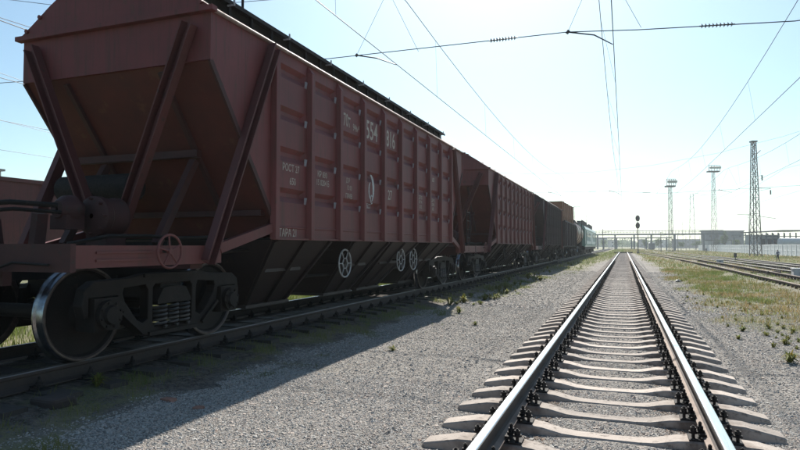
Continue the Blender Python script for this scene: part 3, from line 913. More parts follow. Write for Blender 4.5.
# ------------------------------------------------------------------ hopper wagon (local: +x faces the main track, z=0 rail top)
HB = 1.60; ZB = 1.30; ZE = 4.12; RIB0 = -4.75; RSP = 9.5/9
def make_hopper():
    t = empty("hopper_wagon", (0,0,0), "large dark red hopper wagon nearest the camera lettered 554 816", "railway wagon",
              "red hopper wagons of the goods train")
    # side walls with pressed grooves
    zl = [ZB, 1.44, 1.452, 1.47, 1.482]
    for c in (1.96, 2.58, 3.20, 3.84): zl += [c-.12, c-.03, c+.03, c+.10]
    zl += [ZE]
    def gz(z):
        for c in (1.96, 2.58, 3.20, 3.84):
            if abs(z-c) < .06: return 1.0
        return 0.0
    yl = []
    for k in range(9):
        a = RIB0 + k*RSP
        yl += [a, a+.10, a+.19, a+RSP-.19, a+RSP-.10]
    yl += [-RIB0]
    for s in (1, -1):
        b = MB(); V = []; Fc = []
        for z in zl:
            for j, y in enumerate(yl):
                inner = 1.0 if (j % 5) in (2, 3) else 0.0
                dep = .06*gz(z)*inner
                if abs(z-1.461) < .012: dep = -.012
                V.append((s*(HB-dep), y, z))
        nY = len(yl)
        for i in range(len(zl)-1):
            for j in range(nY-1):
                Fc.append((i*nY+j, i*nY+j+1, (i+1)*nY+j+1, (i+1)*nY+j))
        b.add(V, Fc)
        for e in (-1, 1):   # end gussets of the side sheet
            y0 = e*4.75; y1 = e*6.2
            b.add([(s*HB,y0,ZB),(s*HB,e*4.80,1.64),(s*HB,y1,3.50),(s*HB,y1,ZE),(s*HB,y0,ZE)], [(0,1,2,3,4)])
        b.mi = 1  # pale quads standing in for sky glints at the groove ends
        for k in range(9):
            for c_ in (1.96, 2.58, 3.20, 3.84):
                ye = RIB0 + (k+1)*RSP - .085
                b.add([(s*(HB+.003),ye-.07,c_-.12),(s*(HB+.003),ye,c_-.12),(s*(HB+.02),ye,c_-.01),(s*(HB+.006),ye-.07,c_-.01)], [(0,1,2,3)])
        b.build("side_wall", [RED, SKYGLINT], t)
        # bottom chord and top chord
        c = MB()
        c.box(s*HB if s > 0 else s*HB-.05, s*HB+.05 if s > 0 else s*HB, -4.8, 4.8, ZB-.03, ZB-.001)
        c.build("bottom_chord", RED, t)
        c = MB()
        c.tube((s*(HB+.045), -6.22, ZE+.01), (s*(HB+.045), 6.22, ZE+.01), .013, 8)
        c.box(min(s*(HB-.02), s*(HB+.035)), max(s*(HB-.02), s*(HB+.035)), -6.2, 6.2, ZE+.002, ZE+.018)
        c.build("eave_edge", EDGE, t, smooth=True)
        first = None
        for k in range(10):
            y = RIB0 + k*RSP
            if first is None:
                p = MB()
                w = .052
                p.prism([(-w-.028,0),(-w,.085),(w,.085),(w+.028,0)], ZB-.02, ZE-.14, 'z')   # prof (y, x)
                V = [(s*(HB+v[1]) + s*.001, v[0], v[2]) for v in p.v]
                q = MB(); q.add(V, p.f)
                q.add([(s*(HB+.001),-w-.028,ZE-.14),(s*(HB+.001),w+.028,ZE-.14),(s*(HB+.086),w,ZE-.14),(s*(HB+.086),-w,ZE-.14),(s*(HB+.001),-w,ZE-.01),(s*(HB+.001),w,ZE-.01)],
                      [(0,3,4),(3,2,5,4),(1,5,2)])
                first = q.build("side_post", RED, t, bevel=.006); o = first
            else:
                o = first.copy(); COL.objects.link(o); o.parent = t
            o.location = (0, y, 0)
    # roof
    prof = [(1.66,ZE+.02),(1.40,4.31),(1.08,4.53),(.62,4.80),(0,4.90),(-.62,4.80),(-1.08,4.53),(-1.40,4.31),(-1.66,ZE+.02)]
    b = MB(); V = []; Fc = []
    for y in (-6.26, -3, 0, 3, 6.26):
        for x, z in prof: V.append((x, y, z))
    for j in range(4):
        for i in range(8): Fc.append((j*9+i, j*9+i+1, (j+1)*9+i+1, (j+1)*9+i))
    for j in (0, 4): Fc.append(tuple(j*9+i for i in range(9)))
    b.add(V, Fc)
    for k in range(4):                      # loading hatches
        y = -4.2 + k*2.8
        b.tube((0,y,4.86), (0,y,5.02), .36, 20)
    b.build("roof", RED, t)
    for e in (-1, 1):
        b = MB(); y = e*6.2
        prof2 = [(1.62,3.50),(1.62,ZE-.03),(-1.62,ZE-.03),(-1.62,3.50)]
        b.prism(prof2, y-.02, y+.02, 'y')
        # eave ledge, boltheads up the gable
        b.box(-1.70, 1.70, min(y, y+e*.10), max(y, y+e*.10), ZE-.028, ZE+.035)
        for x, z in ((1.5,4.22),(1.25,4.39),(.9,4.62),(-1.5,4.22),(-1.25,4.39),(-.9,4.62)):
            b.tube((x,y+e*.0,z+.0), (x,y+e*.09,z+.0), .03, 8)
        b.build("end_wall", RED, t)
        b = MB()
        ya, za = 6.18, 3.50; yb, zb = 4.80, 1.64; yc, zc = 4.05, .42
        nrm = Vector((0, -e*(za-zb), -(ya-yb))).normalized()*.015
        for (p, q, w0, w1) in (((ya,za),(yb,zb),1.595,1.595), ((yb,zb),(yc,zc),1.595,.62)):
            vs = []
            for o_ in (Vector((0,0,0)), nrm*2):
                vs += [Vector((-w0,e*p[0],p[1]))+o_, Vector((w0,e*p[0],p[1]))+o_, Vector((w1,e*q[0],q[1]))+o_, Vector((-w1,e*q[0],q[1]))+o_]
            b.add(vs, [(0,1,2,3),(4,7,6,5),(0,4,5,1),(1,5,6,2),(2,6,7,3),(3,7,4,0)])
        b.build("end_slope", RUSTRED, t)
        b = MB()
        for x in (-.85, .80):
            b.bar((x, e*6.15, 3.44), (x, e*4.92, 1.78), .07, .09, up=(0, -e, .6))
        b.bar((-1.56, e*5.52, 2.46), (.9, e*5.52, 2.46), .10, .10)
        b.bar((-1.5, e*4.86, 1.66), (1.5, e*4.86, 1.66), .12, .08)
        for s in (-1, 1):   # edge flange of the slope
            b.bar((s*1.60, e*6.20, 3.50), (s*1.60, e*4.80, 1.64), .035, .07)
        b.build("slope_stiffener", REDG, t)
        # diagonal braces
        for s in (-1, 1):
            b = MB(); b.channel((s*1.36, e*6.31, 3.95), (s*.14, e*6.22, 1.22), .17, .12, .02, up=(0, e, 0)); b.build("end_brace", BRACE, t)
            b = MB(); b.channel((s*1.69, e*4.86, ZE-.05), (s*1.62, e*6.22, .98), .16, .11, .02, up=(s, 0, 0)); b.build("corner_brace", BRACE, t)
            b = MB(); b.bar((s*.80, e*5.50, 2.36), (s*.80, e*6.2, 1.20), .10, .10); b.build("slope_prop", REDG, t)
            # side sill of the end platform and its cranked link to the body
            b = MB()
            xs = s*1.52
            b.box(xs-.05, xs+.05, min(e*5.9,e*8.08), max(e*5.9,e*8.08), .965, 1.185)
            for zz in (1.035, 1.115):
                b.bar((s*1.575, e*7.12, zz), (s*1.575, e*7.85, zz), .022, .022)
            b.bar((s*1.54, e*5.92, 1.15), (s*1.60, e*4.80, 1.44), .08, .13)
            b.build("platform_sill", RED, t)
        b = MB()
        ys = sorted((e*8.08, e*8.14)); b.box(-1.575, 1.575, ys[0], ys[1], .93, 1.20); b.box(-.6, .6, *sorted((e*7.98, e*8.075)), .78, 1.19)
        b.box(-1.45, 1.45, *sorted((e*6.12, e*6.34)), .90, 1.16)
        b.box(-1.3, 1.3, *sorted((e*7.0, e*7.12)), 1.0, 1.17)
        for k in range(7):
            b.box(-1.0+k*.30, -.95+k*.30, *sorted((e*6.35, e*7.97)), 1.15, 1.185)
        b.build("end_platform", REDG, t)
        b = MB()
        b.box(-.13, .13, *sorted((e*7.6, e*8.30)), .88, 1.10)
        b.box(-.22, .20, *sorted((e*8.20, e*8.30)), .82, 1.14)
        b.box(-.26, -.12, *sorted((e*8.28, e*8.46)), .86, 1.12)
        b.box(.08, .20, *sorted((e*8.28, e*8.38)), .88, 1.08)
        b.path([(.35,e*8.14,.95),(.36,e*8.26,.86),(.33,e*8.33,.66),(.24,e*8.36,.58)], .026, 8)
        b.build("coupler", GRIME, t)
        # uncoupling lever
        b = MB(); b.path([(1.35,e*8.18,1.0),(.9,e*8.2,1.02),(.5,e*8.22,.90),(.18,e*8.22,.98)], .014, 6); b.build("uncoupling_lever", GRIME, t)
        b = MB()   # ladder at one corner
        xa = 1.56
        for yy in (6.95, 7.35):
            b.tube((xa, e*yy, 1.19), (xa, e*yy, 2.35), .017, 6)
        for k in range(4): b.tube((xa, e*6.95, 1.45+k*.28), (xa, e*7.35, 1.45+k*.28), .014, 6)
        for yy in (6.95, 7.35): b.tube((xa, e*yy, 1.0), (xa, e*yy, .55), .017, 6)
        b.tube((xa, e*6.95, .56), (xa, e*7.35, .56), .017, 6)
        if e > 0: b.build("ladder", GRIME, t)
    # centre sill
    b = MB()
    b.box(-.20, .20, -7.97, 7.97, .80, 1.14); b.box(-1.58, 1.58, -4.7, 4.7, 1.268, 1.298)
    b.build("centre_sill", GRIME, t)
    # four discharge hoppers
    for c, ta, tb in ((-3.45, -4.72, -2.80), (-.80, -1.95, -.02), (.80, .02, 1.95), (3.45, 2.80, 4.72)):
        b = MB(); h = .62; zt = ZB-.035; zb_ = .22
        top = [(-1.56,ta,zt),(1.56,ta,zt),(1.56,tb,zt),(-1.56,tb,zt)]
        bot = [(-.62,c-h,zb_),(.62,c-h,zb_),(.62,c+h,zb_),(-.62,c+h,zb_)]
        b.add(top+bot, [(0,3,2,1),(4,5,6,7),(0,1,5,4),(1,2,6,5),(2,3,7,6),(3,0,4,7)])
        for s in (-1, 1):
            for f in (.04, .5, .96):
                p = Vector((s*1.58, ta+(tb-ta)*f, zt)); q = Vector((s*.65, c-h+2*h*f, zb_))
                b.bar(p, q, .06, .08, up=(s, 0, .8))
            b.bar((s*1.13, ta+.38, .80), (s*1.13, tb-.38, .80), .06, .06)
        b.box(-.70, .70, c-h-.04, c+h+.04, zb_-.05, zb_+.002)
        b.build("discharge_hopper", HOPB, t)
    for s in (-1, 1):
        for yy in (-1.95, 1.1, 2.0):
            handwheel(t, s*1.42, yy, .85, .26, WHITEW, hexa=True, stem=.5)
    # underframe pipe and discharge shafts
    b = MB(); b.path([(.75,-7.9,.95),(.8,-6.6,1.0),(1.1,-4.6,1.12),(1.1,4.6,1.12),(.8,6.6,1.0),(.75,7.9,.95)], .022, 8)
    b.tube((.9,-3.9,.62), (.9,3.9,.62), .03, 8)
    b.build("brake_pipe", GRIME, t, smooth=True)
    handwheel(t, 1.66, -6.93, 1.12, .185, RED, name="brake_handwheel", spokes=5, stem=.35)
    # brake gear on the front platform
    b = MB()
    b.lathe([(0,.03),(0,.20),(.03,.25),(.12,.25),(.14,.235),(.30,.235),(.33,.25),(.38,.25),(.40,.16),(.40,.02)], (.24,-6.70,1.55), 'y', 28)
    for k in range(8):
        q = k*math.pi/4; b.tube((.24+.215*math.cos(q),-6.74,1.55+.215*math.sin(q)), (.24+.215*math.cos(q),-6.60,1.55+.215*math.sin(q)), .018, 6)
    b.box(.07, .41, -6.62, -6.32, 1.19, 1.33)
    b.build("brake_cylinder", REDG, t, smooth=True)
    b = MB()
    b.lathe([(0,.02),(0,.10),(.10,.17),(.20,.18),(.22,.12),(.30,.12)], (.08,-7.05,1.62), 'y', 20)
    b.box(-.05,.21,-7.03,-6.77,1.38,1.55)
    b.bar((-.05,-7.2,1.18), (.0,-7.2,1.56), .10, .14)
    b.build("air_distributor", REDG, t, smooth=True)
    b = MB(); b.bar((-.62,-7.35,1.187), (-.62,-7.35,1.50), .34, .10, w2=.22); b.build("bracket_plate", REDG, t)
    b = MB()
    b.path([(.15,-7.1,1.66),(-.1,-7.5,1.68),(-.35,-7.9,1.62),(-.5,-8.2,1.5),(-.55,-8.35,1.3)], .03, 8)
    b.path([(.15,-7.05,1.58),(-.05,-7.5,1.60),(-.25,-7.9,1.54),(-.4,-8.2,1.42),(-.45,-8.3,1.2)], .022, 8)
    b.path([(.9,-7.6,1.2),(1.05,-7.2,1.29),(1.05,-6.6,1.30),(1.1,-6.2,1.28),(1.2,-5.6,1.3)], .022, 8)
    b.build("air_hose", GRIME, t, smooth=True)
    b = MB()
    b.lathe([(0,.02),(0.02,.14),(.08,.20),(1.42,.20),(1.48,.14),(1.50,.02)], (-1.55,-5.62,2.02), 'x', 24)
    for xx in (-1.3, -.3): b.bar((xx,-5.7,1.2), (xx,-5.68,1.86), .06, .10)
    b.box(-1.2, .6, -5.78, -5.70, 1.18, 1.24)
    b.build("air_reservoir", BOLT, t, smooth=True)
    # roof walkways
    for s in (-1, 1):
        b = MB()
        b.box(*sorted((s*1.06, s*1.34)), -6.1, 5.1, 4.535, 4.56)
        b.box(*sorted((s*1.22, s*1.24)), -6.1, 5.1, 4.38, 4.53)
        b.box(*sorted((s*1.342, s*1.36)), -6.1, 5.1, 4.51, 4.57)
        k = 0; y = -6.0
        while y < 5.1:
            b.box(*sorted((s*1.29, s*1.335)), y, y+.045, 4.30, 4.532)
            y += .53
        b.build("roof_walkway", GRIME, t)
        first = None
        for k in range(8):
            if first is None:
                b = MB()
                b.bar((s*1.33,0,4.48), (s*1.44,0,4.48), .02, .02); b.bar((s*1.44,0,4.47), (s*1.44,0,4.56), .02, .02)
                first = b.build("walkway_bracket", WHITEW, t); o = first
            else:
                o = first.copy(); COL.objects.link(o); o.parent = t
            o.location = (0, -5.5+k*1.45, 0)
    for yy in (-4.9,):
        b = MB(); b.tube((1.15,yy,4.50), (1.15,yy,4.90), .02, 6); b.tube((1.1,yy,4.9),(1.2,yy,4.92),.03,6); b.build("hatch_lever", GRIME, t)
    make_bogie(t, -6.30); make_bogie(t, 5.42)
    return t

h1 = make_hopper()
refresh_kids()
for ch in KIDS[h1.name]:
    if not ch.name.startswith("bogie"): ch.location.z += .07
h2 = copy_tree(h1, None, {RED: RED2, WHITEW: GRIME}, skip=('roof_walkway', 'walkway_bracket', 'hatch_lever'))
place(h2, (XT, 28.6, ZT), 0, "second red hopper wagon coupled behind the lettered one")
h3 = copy_tree(h1, None, {RED: RED3, RUSTRED: RED3, EDGE: RED3, WHITEW: GRIME, SKYGLINT: RED3, REDG: GRIME}, skip=('roof_walkway', 'walkway_bracket', 'hatch_lever'))
place(h3, (XT, 44.9, ZT), 0, "third hopper wagon, dark brown and dull, just before the loaded gondola")
place(h1, (XT, 12.3, ZT))
# lettering of the first wagon
def bay(k, f=.5): return RIB0 + RSP*(k+f)
XF = HB + .004
text_part("РОСТ 27", .155, h1, bay(0,.47), 2.37, XF)
text_part("650", .155, h1, bay(0,.52), 2.17, XF)
text_part("ТАРА 21", .17, h1, bay(0,.40), 1.375, XF)
text_part("КР 830", .14, h1, bay(1,.44), 2.385, XF)
text_part("15 0204 Б", .14, h1, bay(1,.46), 2.245, XF)
text_part("70т", .34, h1, bay(2,.35), 3.50, XF, sx=.6)
text_part("94м³", .19, h1, bay(2,.74), 3.43, XF, sx=.75)
text_part("Д Р", .12, h1, bay(2,.40), 2.39, XF)
text_part("12 03", .12, h1, bay(2,.46), 2.26, XF)
text_part("ПРИВ", .13, h1, bay(2,.44), 2.10, XF)
text_part("554", .52, h1, bay(3,.46), 3.50, XF, sx=.78)
text_part("816", .50, h1, bay(4,.46), 3.50, XF, sx=.72)
text_part("27", .30, h1, bay(4,.42), 2.28, XF)
text_part("ДЕПО\nКР 94\n12 02", .12, h1, bay(6,.42), 2.28, XF)
text_part("ДР 95\n03 98\n650", .12, h1, bay(7,.42), 2.28, XF)
text_part("650", .16, h1, bay(7,.44), 2.95, XF)
text_part("БСТ", .13, h1, bay(3,.36), 1.975, XF-.02, m=WHITEW)
# painted flame-like emblem
b = MB()
def leaf(cy, cz, r, a0, a1, w):
    vs = []; n = 12
    for k in range(n+1):
        t = a0 + (a1-a0)*k/n; ww = w*math.sin(math.pi*k/n)+.002
        vs += [(XF, cy+(r-ww)*math.cos(t), cz+(r-ww)*math.sin(t)*1.5), (XF, cy+(r+ww)*math.cos(t), cz+(r+ww)*math.sin(t)*1.5)]
    b.add(vs, [(2*k, 2*k+1, 2*k+3, 2*k+2) for k in range(n)])
cy = bay(3, .46)
leaf(cy-.10, 2.33, .19, -1.1, 1.5, .045)
leaf(cy-.02, 2.30, .12, 1.9, 4.6, .022)
leaf(cy, 2.12, .055, .4, 5.6, .014)
b.build("painted_emblem", WHITEW, h1).location.z = .07

# ------------------------------------------------------------------ gondola wagon
def make_gondola(label, m, group):
    t = empty("gondola_wagon", (0,0,0), label, "railway wagon", group)
    LH = 6.75
    for s in (-1, 1):
        b = MB(); b.box(*sorted((s*1.50, s*1.54)), -LH, LH, 1.30, 3.42); b.build("side_wall", m, t)
        b = MB(); b.box(*sorted((s*1.48, s*1.60)), -LH-.02, LH+.02, 3.38, 3.50); b.build("top_rail", m, t)
        first = None
        for k in range(9):
            if first is None:
                b = MB(); b.box(*sorted((s*1.541, s*1.63)), -.07, .07, 1.26, 3.38)
                first = b.build("side_post", m, t); o = first
            else:
                o = first.copy(); COL.objects.link(o); o.parent = t
            o.location = (0, -LH+.1+k*(2*LH-.2)/8, 0)
    for e in (-1, 1):
        b = MB(); b.box(-1.5, 1.5, *sorted((e*(LH-.02), e*(LH+.03))), 1.3, 3.42)
        for k in range(3): b.box(-1.45, 1.45, *sorted((e*(LH+.03), e*(LH+.10))), 1.7+k*.6, 1.82+k*.6)
        b.build("end_wall", m, t)
        b = MB(); b.box(-.13, .13, *sorted((e*7.2, e*7.75)), .90, 1.10); b.box(-.22, .2, *sorted((e*7.7, e*7.8)), .84, 1.14); b.build("coupler", GRIME, t)
    b = MB(); b.box(-1.48, 1.48, -LH, LH, 1.18, 1.299); b.build("floor", GRIME, t)
    b = MB(); b.box(-.2, .2, -7.3, 7.3, .85, 1.179); b.build("centre_sill", GRIME, t)
    make_bogie(t, -4.75); make_bogie(t, 4.75)
    return t
gon = make_gondola("dark gondola wagon carrying the tall orange-brown load", RED3, "gondola wagons")
gon.location = (XT, 60.9, ZT)
refresh_kids()
for k, (yy, lab) in enumerate(((14.5, "red gondola wagon at the left picture edge behind the first hopper wagon"),
                               (30.2, "red gondola wagon on the far left track, next beyond the one at the picture edge"),
                               (45.9, "red gondola wagon on the far left track hidden mostly by the second hopper wagon"))):
    c = copy_tree(gon, None, {RED3: RED2})
    place(c, (XL, yy, ZL), 0, lab, "red gondola wagons on the far left track")
for k in range(3):
    b = MB(); h = 5.28 + .06*((k*7) % 3 - 1)
    y0 = -6.3 + k*4.25
    n = 9
    for j in range(n):
        b.box(-1.36+.01*(j % 2), 1.36-.012*(j % 3), y0+.01*(j % 3), y0+3.95-.02*(j % 2), 1.32+(h-1.32)*j/n+.002, 1.32+(h-1.32)*(j+1)/n)
    for yy in (y0+1.0, y0+2.9):
        b.box(-1.40, 1.40, yy, yy+.08, 1.5, h+.03)
    o = b.build("board_stack", ORANGE)
    o.location = (XT, 60.9, ZT)
    tag(o, ["orange-brown stack of boards at the near end of the gondola", "orange-brown stack of boards in the middle of the gondola",
            "orange-brown stack of boards at the far end of the gondola"][k], "cargo", "board stacks in the dark gondola")

# ------------------------------------------------------------------ tank wagon
t = empty("tank_wagon", (XT, 76.0, ZT), "stained reddish tank wagon between the gondola and the green locomotive", "railway wagon")
b = MB(); b.lathe([(-6.0,.02),(-5.95,.6),(-5.75,1.15),(-5.4,1.5),(5.4,1.5),(5.75,1.15),(5.95,.6),(6.0,.02)], (0,0,2.78), 'y', 40)
b.build("barrel", TANKM, t, smooth=True)
b = MB(); b.tube((0,0,4.2), (0,0,4.62), .34, 20); b.box(-.8,.8,-1.2,1.2,4.36,4.40); b.build("dome", GRIME, t)
for yy in (-4.6, -1.6, 1.6, 4.6):
    b = MB(); b.ring((0, yy, 2.78), 1.51, .035, 'y', 40, 6); b.build("strap", GRIME, t)
b = MB(); b.box(-.9,.9,-6.6,6.6,.95,1.25); b.box(-1.45,1.45,-6.7,-6.5,.95,1.25); b.box(-1.45,1.45,6.5,6.7,.95,1.25)
for yy in (-4.75, 4.75): b.box(-1.2,1.2,yy-.2,yy+.2,1.24,1.75)
b.build("frame", GRIME, t)
b = MB()
for e in (-1, 1): b.box(-.13,.13,*sorted((e*6.7,e*7.3)),.9,1.1)
b.build("coupler", GRIME, t)
b = MB()
for yy in (-.25,.25): b.tube((1.58,yy,1.2),(1.58,yy,4.3),.025,6)
for k in range(9): b.tube((1.58,-.25,1.4+.32*k),(1.58,.25,1.4+.32*k),.02,6)
b.build("ladder", GRIME, t)
make_bogie(t, -4.75); make_bogie(t, 4.75)

# ------------------------------------------------------------------ electric locomotive (two sections)
def loco_section(yc, face, lab):
    t = empty("locomotive_section", (XT, yc, ZT), lab, "locomotive", "two sections of the green locomotive")
    H = 7.9
    prof = [(-1.55,1.15),(1.55,1.15),(1.58,1.4),(1.58,3.55),(1.42,3.95),(.9,4.18),(-.9,4.18),(-1.42,3.95),(-1.58,3.55),(-1.58,1.4)]
    b = MB(); b.prism(prof, -H, H, 'y'); b.build("body", WHITEL, t)
    for s in (-1, 1):
        b = MB(); b.box(*sorted((s*1.581, s*1.60)), -H, H, 1.3, 1.55); b.box(*sorted((s*1.581, s*1.60)), -H, H, 3.36, 3.54); b.build("green_band", GREENL, t)
        b = MB()
        for k in range(22): b.box(*sorted((s*1.60, s*1.63)), -4.8+k*.45, -4.74+k*.45, 1.96, 3.19)
        b.build("corrugation", WHITEL, t)
        for k in range(4):
            b = MB(); b.box(*sorted((s*1.605, s*1.64)), -5+k*3, -4.0+k*3, 2.55, 3.1); b.build("window", GLASSD, t)
        b = MB(); b.box(*sorted((s*1.60, s*1.65)), *sorted((face*6.0, face*6.7)), 1.5, 3.35); b.build("door", GREENL, t)
    b = MB(); b.prism([(a*1.003, b_*1.0+.003) for a, b_ in prof], *sorted((face*(H+.002), face*(H+.25))), 'y'); b.build("cab_front", GREENL, t)
    for x in (-.75, .75):
        b = MB(); b.box(x-.6, x+.6, *sorted((face*(H+.251), face*(H+.30))), 2.75, 3.5); b.build("windscreen", GLASSD, t)
    b = MB(); b.box(-1.5,1.5,-H+.3,H-.3,.75,1.14)
    for yy in (-4.9,-2.5,2.5,4.9): b.box(-1.25,1.25,yy-.9,yy+.9,.3,.74)
    b.build("underframe", GRIME, t)
    for yy in (-5.2,-2.3,2.3,5.2):
        b = MB()
        b.tube((-.95,0,.6),(.95,0,.6),.09,10)
        for s in (-1,1): b.lathe([(0,.02),(0,.63),(.03,.63),(.035,.6),(.13,.6),(.13,.02)], (s*.72 if s > 0 else -.85,0,.6), 'x', 28)
        o = b.build("wheelset", GRIME, t); o.location = (0, yy, 0)
    b = MB()
    for k in range(7):
        y = -5.5+k*1.7
        b.box(-.9,.9,y-.6,y+.6,4.181,4.55+.22*(k % 2))
    for k in range(9):
        b.tube((1.0,-6+k*1.4,4.1),(1.0,-6+k*1.4,4.8),.06,8)
    b.bar((1.0,-6.2,4.82),(1.0,5.6,4.82),.04,.04)
    b.build("roof_equipment", LATT, t)
    b = MB(); yb = face*5.6
    b.bar((-.4,yb-.8,4.42),(.0,yb+.9,4.95),.05,.05); b.bar((.4,yb-.8,4.42),(.0,yb+.9,4.95),.05,.05)
    b.bar((0,yb+.9,4.95),(0,yb-.3,6.60),.05,.05)
    b.bar((-.85,yb-.3,6.62),(.85,yb-.3,6.62),.07,.05)
    b.box(-.5,.5,yb-1.0,yb+1.0,4.40,4.44)
    b.build("pantograph", BLACKP, t)
    return t
loco_section(91.6, -1, "nearer section of the green and white locomotive behind the tank wagon")
loco_section(108.2, 1, "farther section of the green and white locomotive at the end of the train")

# ------------------------------------------------------------------ overhead lines
def hwire(parent, name, pts, r=.009):
    b = MB(); b.path(pts, r, 5); return b.build(name, WIRE, parent)
SPANS = [-35, 17.15, 69, 151, 247, 330]
def messh(y, top, low):
    for a, c in zip(SPANS[:-1], SPANS[1:]):
        if a <= y <= c:
            m = (a+c)/2; return low + (top-low)*((y-m)/((c-a)/2))**2
    return top
def overhead(xc, xm, zc, label, ymin=-10, ymax=330, top=9.4, low=8.25, far=True):
    t = empty("overhead_line", (xc, ymin, 0), label, "overhead line", "overhead lines above the tracks")
    Y = lambda y: y-ymin
    ys = [y for y in np.arange(ymin, 330, 4.0) if y <= ymax]
    hwire(t, "contact_wire", [(bend(y)*.9 if xc > 3 else 0, Y(y), zc) for y in ys], .012)
    hwire(t, "messenger_wire", [(xm-xc + (bend(y)*.9 if xc > 3 else 0), Y(y), messh(y, top, low)) for y in ys], .012)
    y = ymin + 6
    while y < min(ymax, 140):
        if min(abs(y-s) for s in SPANS) > 3:
            bx = bend(y)*.9 if xc > 3 else 0
            hwire(t, "dropper", [(bx+(xm-xc)*1, Y(y), messh(y, top, low)), (bx, Y(y)+.05, zc)], .004)
        y += 8.4
    return t
overhead(-6.45, -6.5, CAMZ+5.55, "overhead contact wires running above the goods train", low=8.2, top=9.3)
overhead(-.2, -.65, CAMZ+5.45, "overhead contact wires running above the empty main track", low=8.2, top=9.3)
overhead(5.4, 5.15, CAMZ+5.45, "overhead contact wires above the first track right of the main line", low=8.2, top=9.3)
overhead(10.4, 10.2, CAMZ+5.4, "overhead contact wires above the middle track on the right", low=8.2, top=9.3)
overhead(15.8, 15.6, CAMZ+5.2, "overhead contact wires above the track beside the white fence", low=8.0, top=9.2)
overhead(-14.2, -14.4, CAMZ+5.5, "overhead wires seen highest at the left edge of the sky", low=8.2, top=9.3)
overhead(-19.4, -19.7, CAMZ+5.6, "overhead wires above the far left track's red wagons", low=8.2, top=9.3)
overhead(-26.0, -26.4, CAMZ+5.6, "overhead wires low at the left edge just beyond the red wagons", low=8.2, top=9.3)
overhead(-34.0, -34.4, CAMZ+5.6, "lowest overhead wires at the left edge of the sky", low=8.2, top=9.3)

def insulator(parent, p, q, n=9, r=.065):
    p = Vector(p); q = Vector(q); b = MB()
    b.tube(p, q, .018, 8)
    for k in range(n):
        c = p.lerp(q, (k+.8)/(n+.6)); d = (q-p).normalized()
        b.tube(c - d*.018, c + d*.012, r, 12, r2=r*.45)
    return b.build("insulator", INSUL, parent, smooth=False)
def zline(x): return CAMZ + 5.80 - .042*(x)          # fixing wire height over x
for i, ys in enumerate(SPANS[1:]):
    lab = ["cross-span wire with two dark insulators across the top of the picture", "second cross-span wire over the tracks, above the second hopper wagon",
           "cross-span wire hanging at the lattice tower beyond the fence-side man", "distant cross-span wire near the floodlight masts",
           "farthest cross-span wire in front of the bridge"][i]
    t = empty("cross_span", (0, ys, 0), lab, "cross-span wire", "cross-span wires over the tracks")
    x0, x1 = (-40, 27) if i == 0 else (-60, 27 if i < 3 else 24)
    hwire(t, "fixing_wire", [(x0, 0, zline(x0)-.1), (-8.85, 0, CAMZ+6.04), (-1.4, 0, CAMZ+5.97), (.42, 0, CAMZ+5.80), (4.03, 0, CAMZ+5.56), (x1, 0, CAMZ+6.3)], .014)
    pts = [(x, 0, 9.4 + 7*((x+6)/33.0)**2) for x in np.linspace(max(x0, -39), x1, 12)]
    hwire(t, "carrying_wire", pts, .011)
    insulator(t, (-3.62, 0, CAMZ+5.99), (-2.80, 0, CAMZ+5.985)); insulator(t, (1.90, 0, CAMZ+5.705), (2.72, 0, CAMZ+5.655))
    insulator(t, (-12.2, 0, CAMZ+6.10), (-11.4, 0, CAMZ+6.08))
    for cx, zc_, hook in ((-6.5, CAMZ+5.57, -7.87), (-.2, CAMZ+5.46, -1.4), (10.4, CAMZ+5.42, 9.2), (-19.4, CAMZ+5.62, -20.8)):
        b = MB(); zz = CAMZ + (6.04 if cx < -5 else 5.97 if cx < 3 else 5.75)
        b.path([(hook,0,zz),(hook+.70,0,zz-.17),(cx-.02,0,zc_+.02)], [.022,.020,.014], 8)
        b.tube((hook-.03,0,zz-.04),(hook+.03,0,zz+.04),.045,8)
        b.build("registration_arm", BLACKP, t)
        mx_ = cx-.3
        hwire(t, "stay_wire", [(hook,0,zz), (mx_,0,9.3)], .006); hwire(t, "stay_wire", [(cx+.7,0,zz-.12), (mx_,0,9.3)], .006)

# ------------------------------------------------------------------ masts
def lattice(w0, w1, h, nb, m=LATT, leg=.09):
    b = MB()
    def hw(z): return (w0 + (w1-w0)*z/h)/2
    for sx, sy in ((1,1),(1,-1),(-1,1),(-1,-1)):
        b.bar((sx*hw(0), sy*hw(0), 0), (sx*hw(h), sy*hw(h), h), leg, leg, up=(0,1,0))
    zz = [h*(1-(1-k/nb)**1.15) for k in range(nb+1)]
    for k in range(nb):
        a, c = hw(zz[k]), hw(zz[k+1])
        sgn = 1 if k % 2 else -1
        for s in (-1, 1):
            b.bar((s*a, -sgn*a, zz[k]), (s*c, sgn*c, zz[k+1]), leg*.6, leg*.6, up=(0,1,0))
            b.bar((-sgn*a, s*a, zz[k]), (sgn*c, s*c, zz[k+1]), leg*.6, leg*.6, up=(0,1,0))
            b.bar((s*c, -c, zz[k+1]), (s*c, c, zz[k+1]), leg*.5, leg*.5); b.bar((-c, s*c, zz[k+1]), (c, s*c, zz[k+1]), leg*.5, leg*.5)
    return b
def at(px, zc, z=None):
    lat = (px-400)*zc/600
    X = lat*.937 - zc*.35; Y = zc*.937 + lat*.35
    return X, Y, float(zground(X, Y))
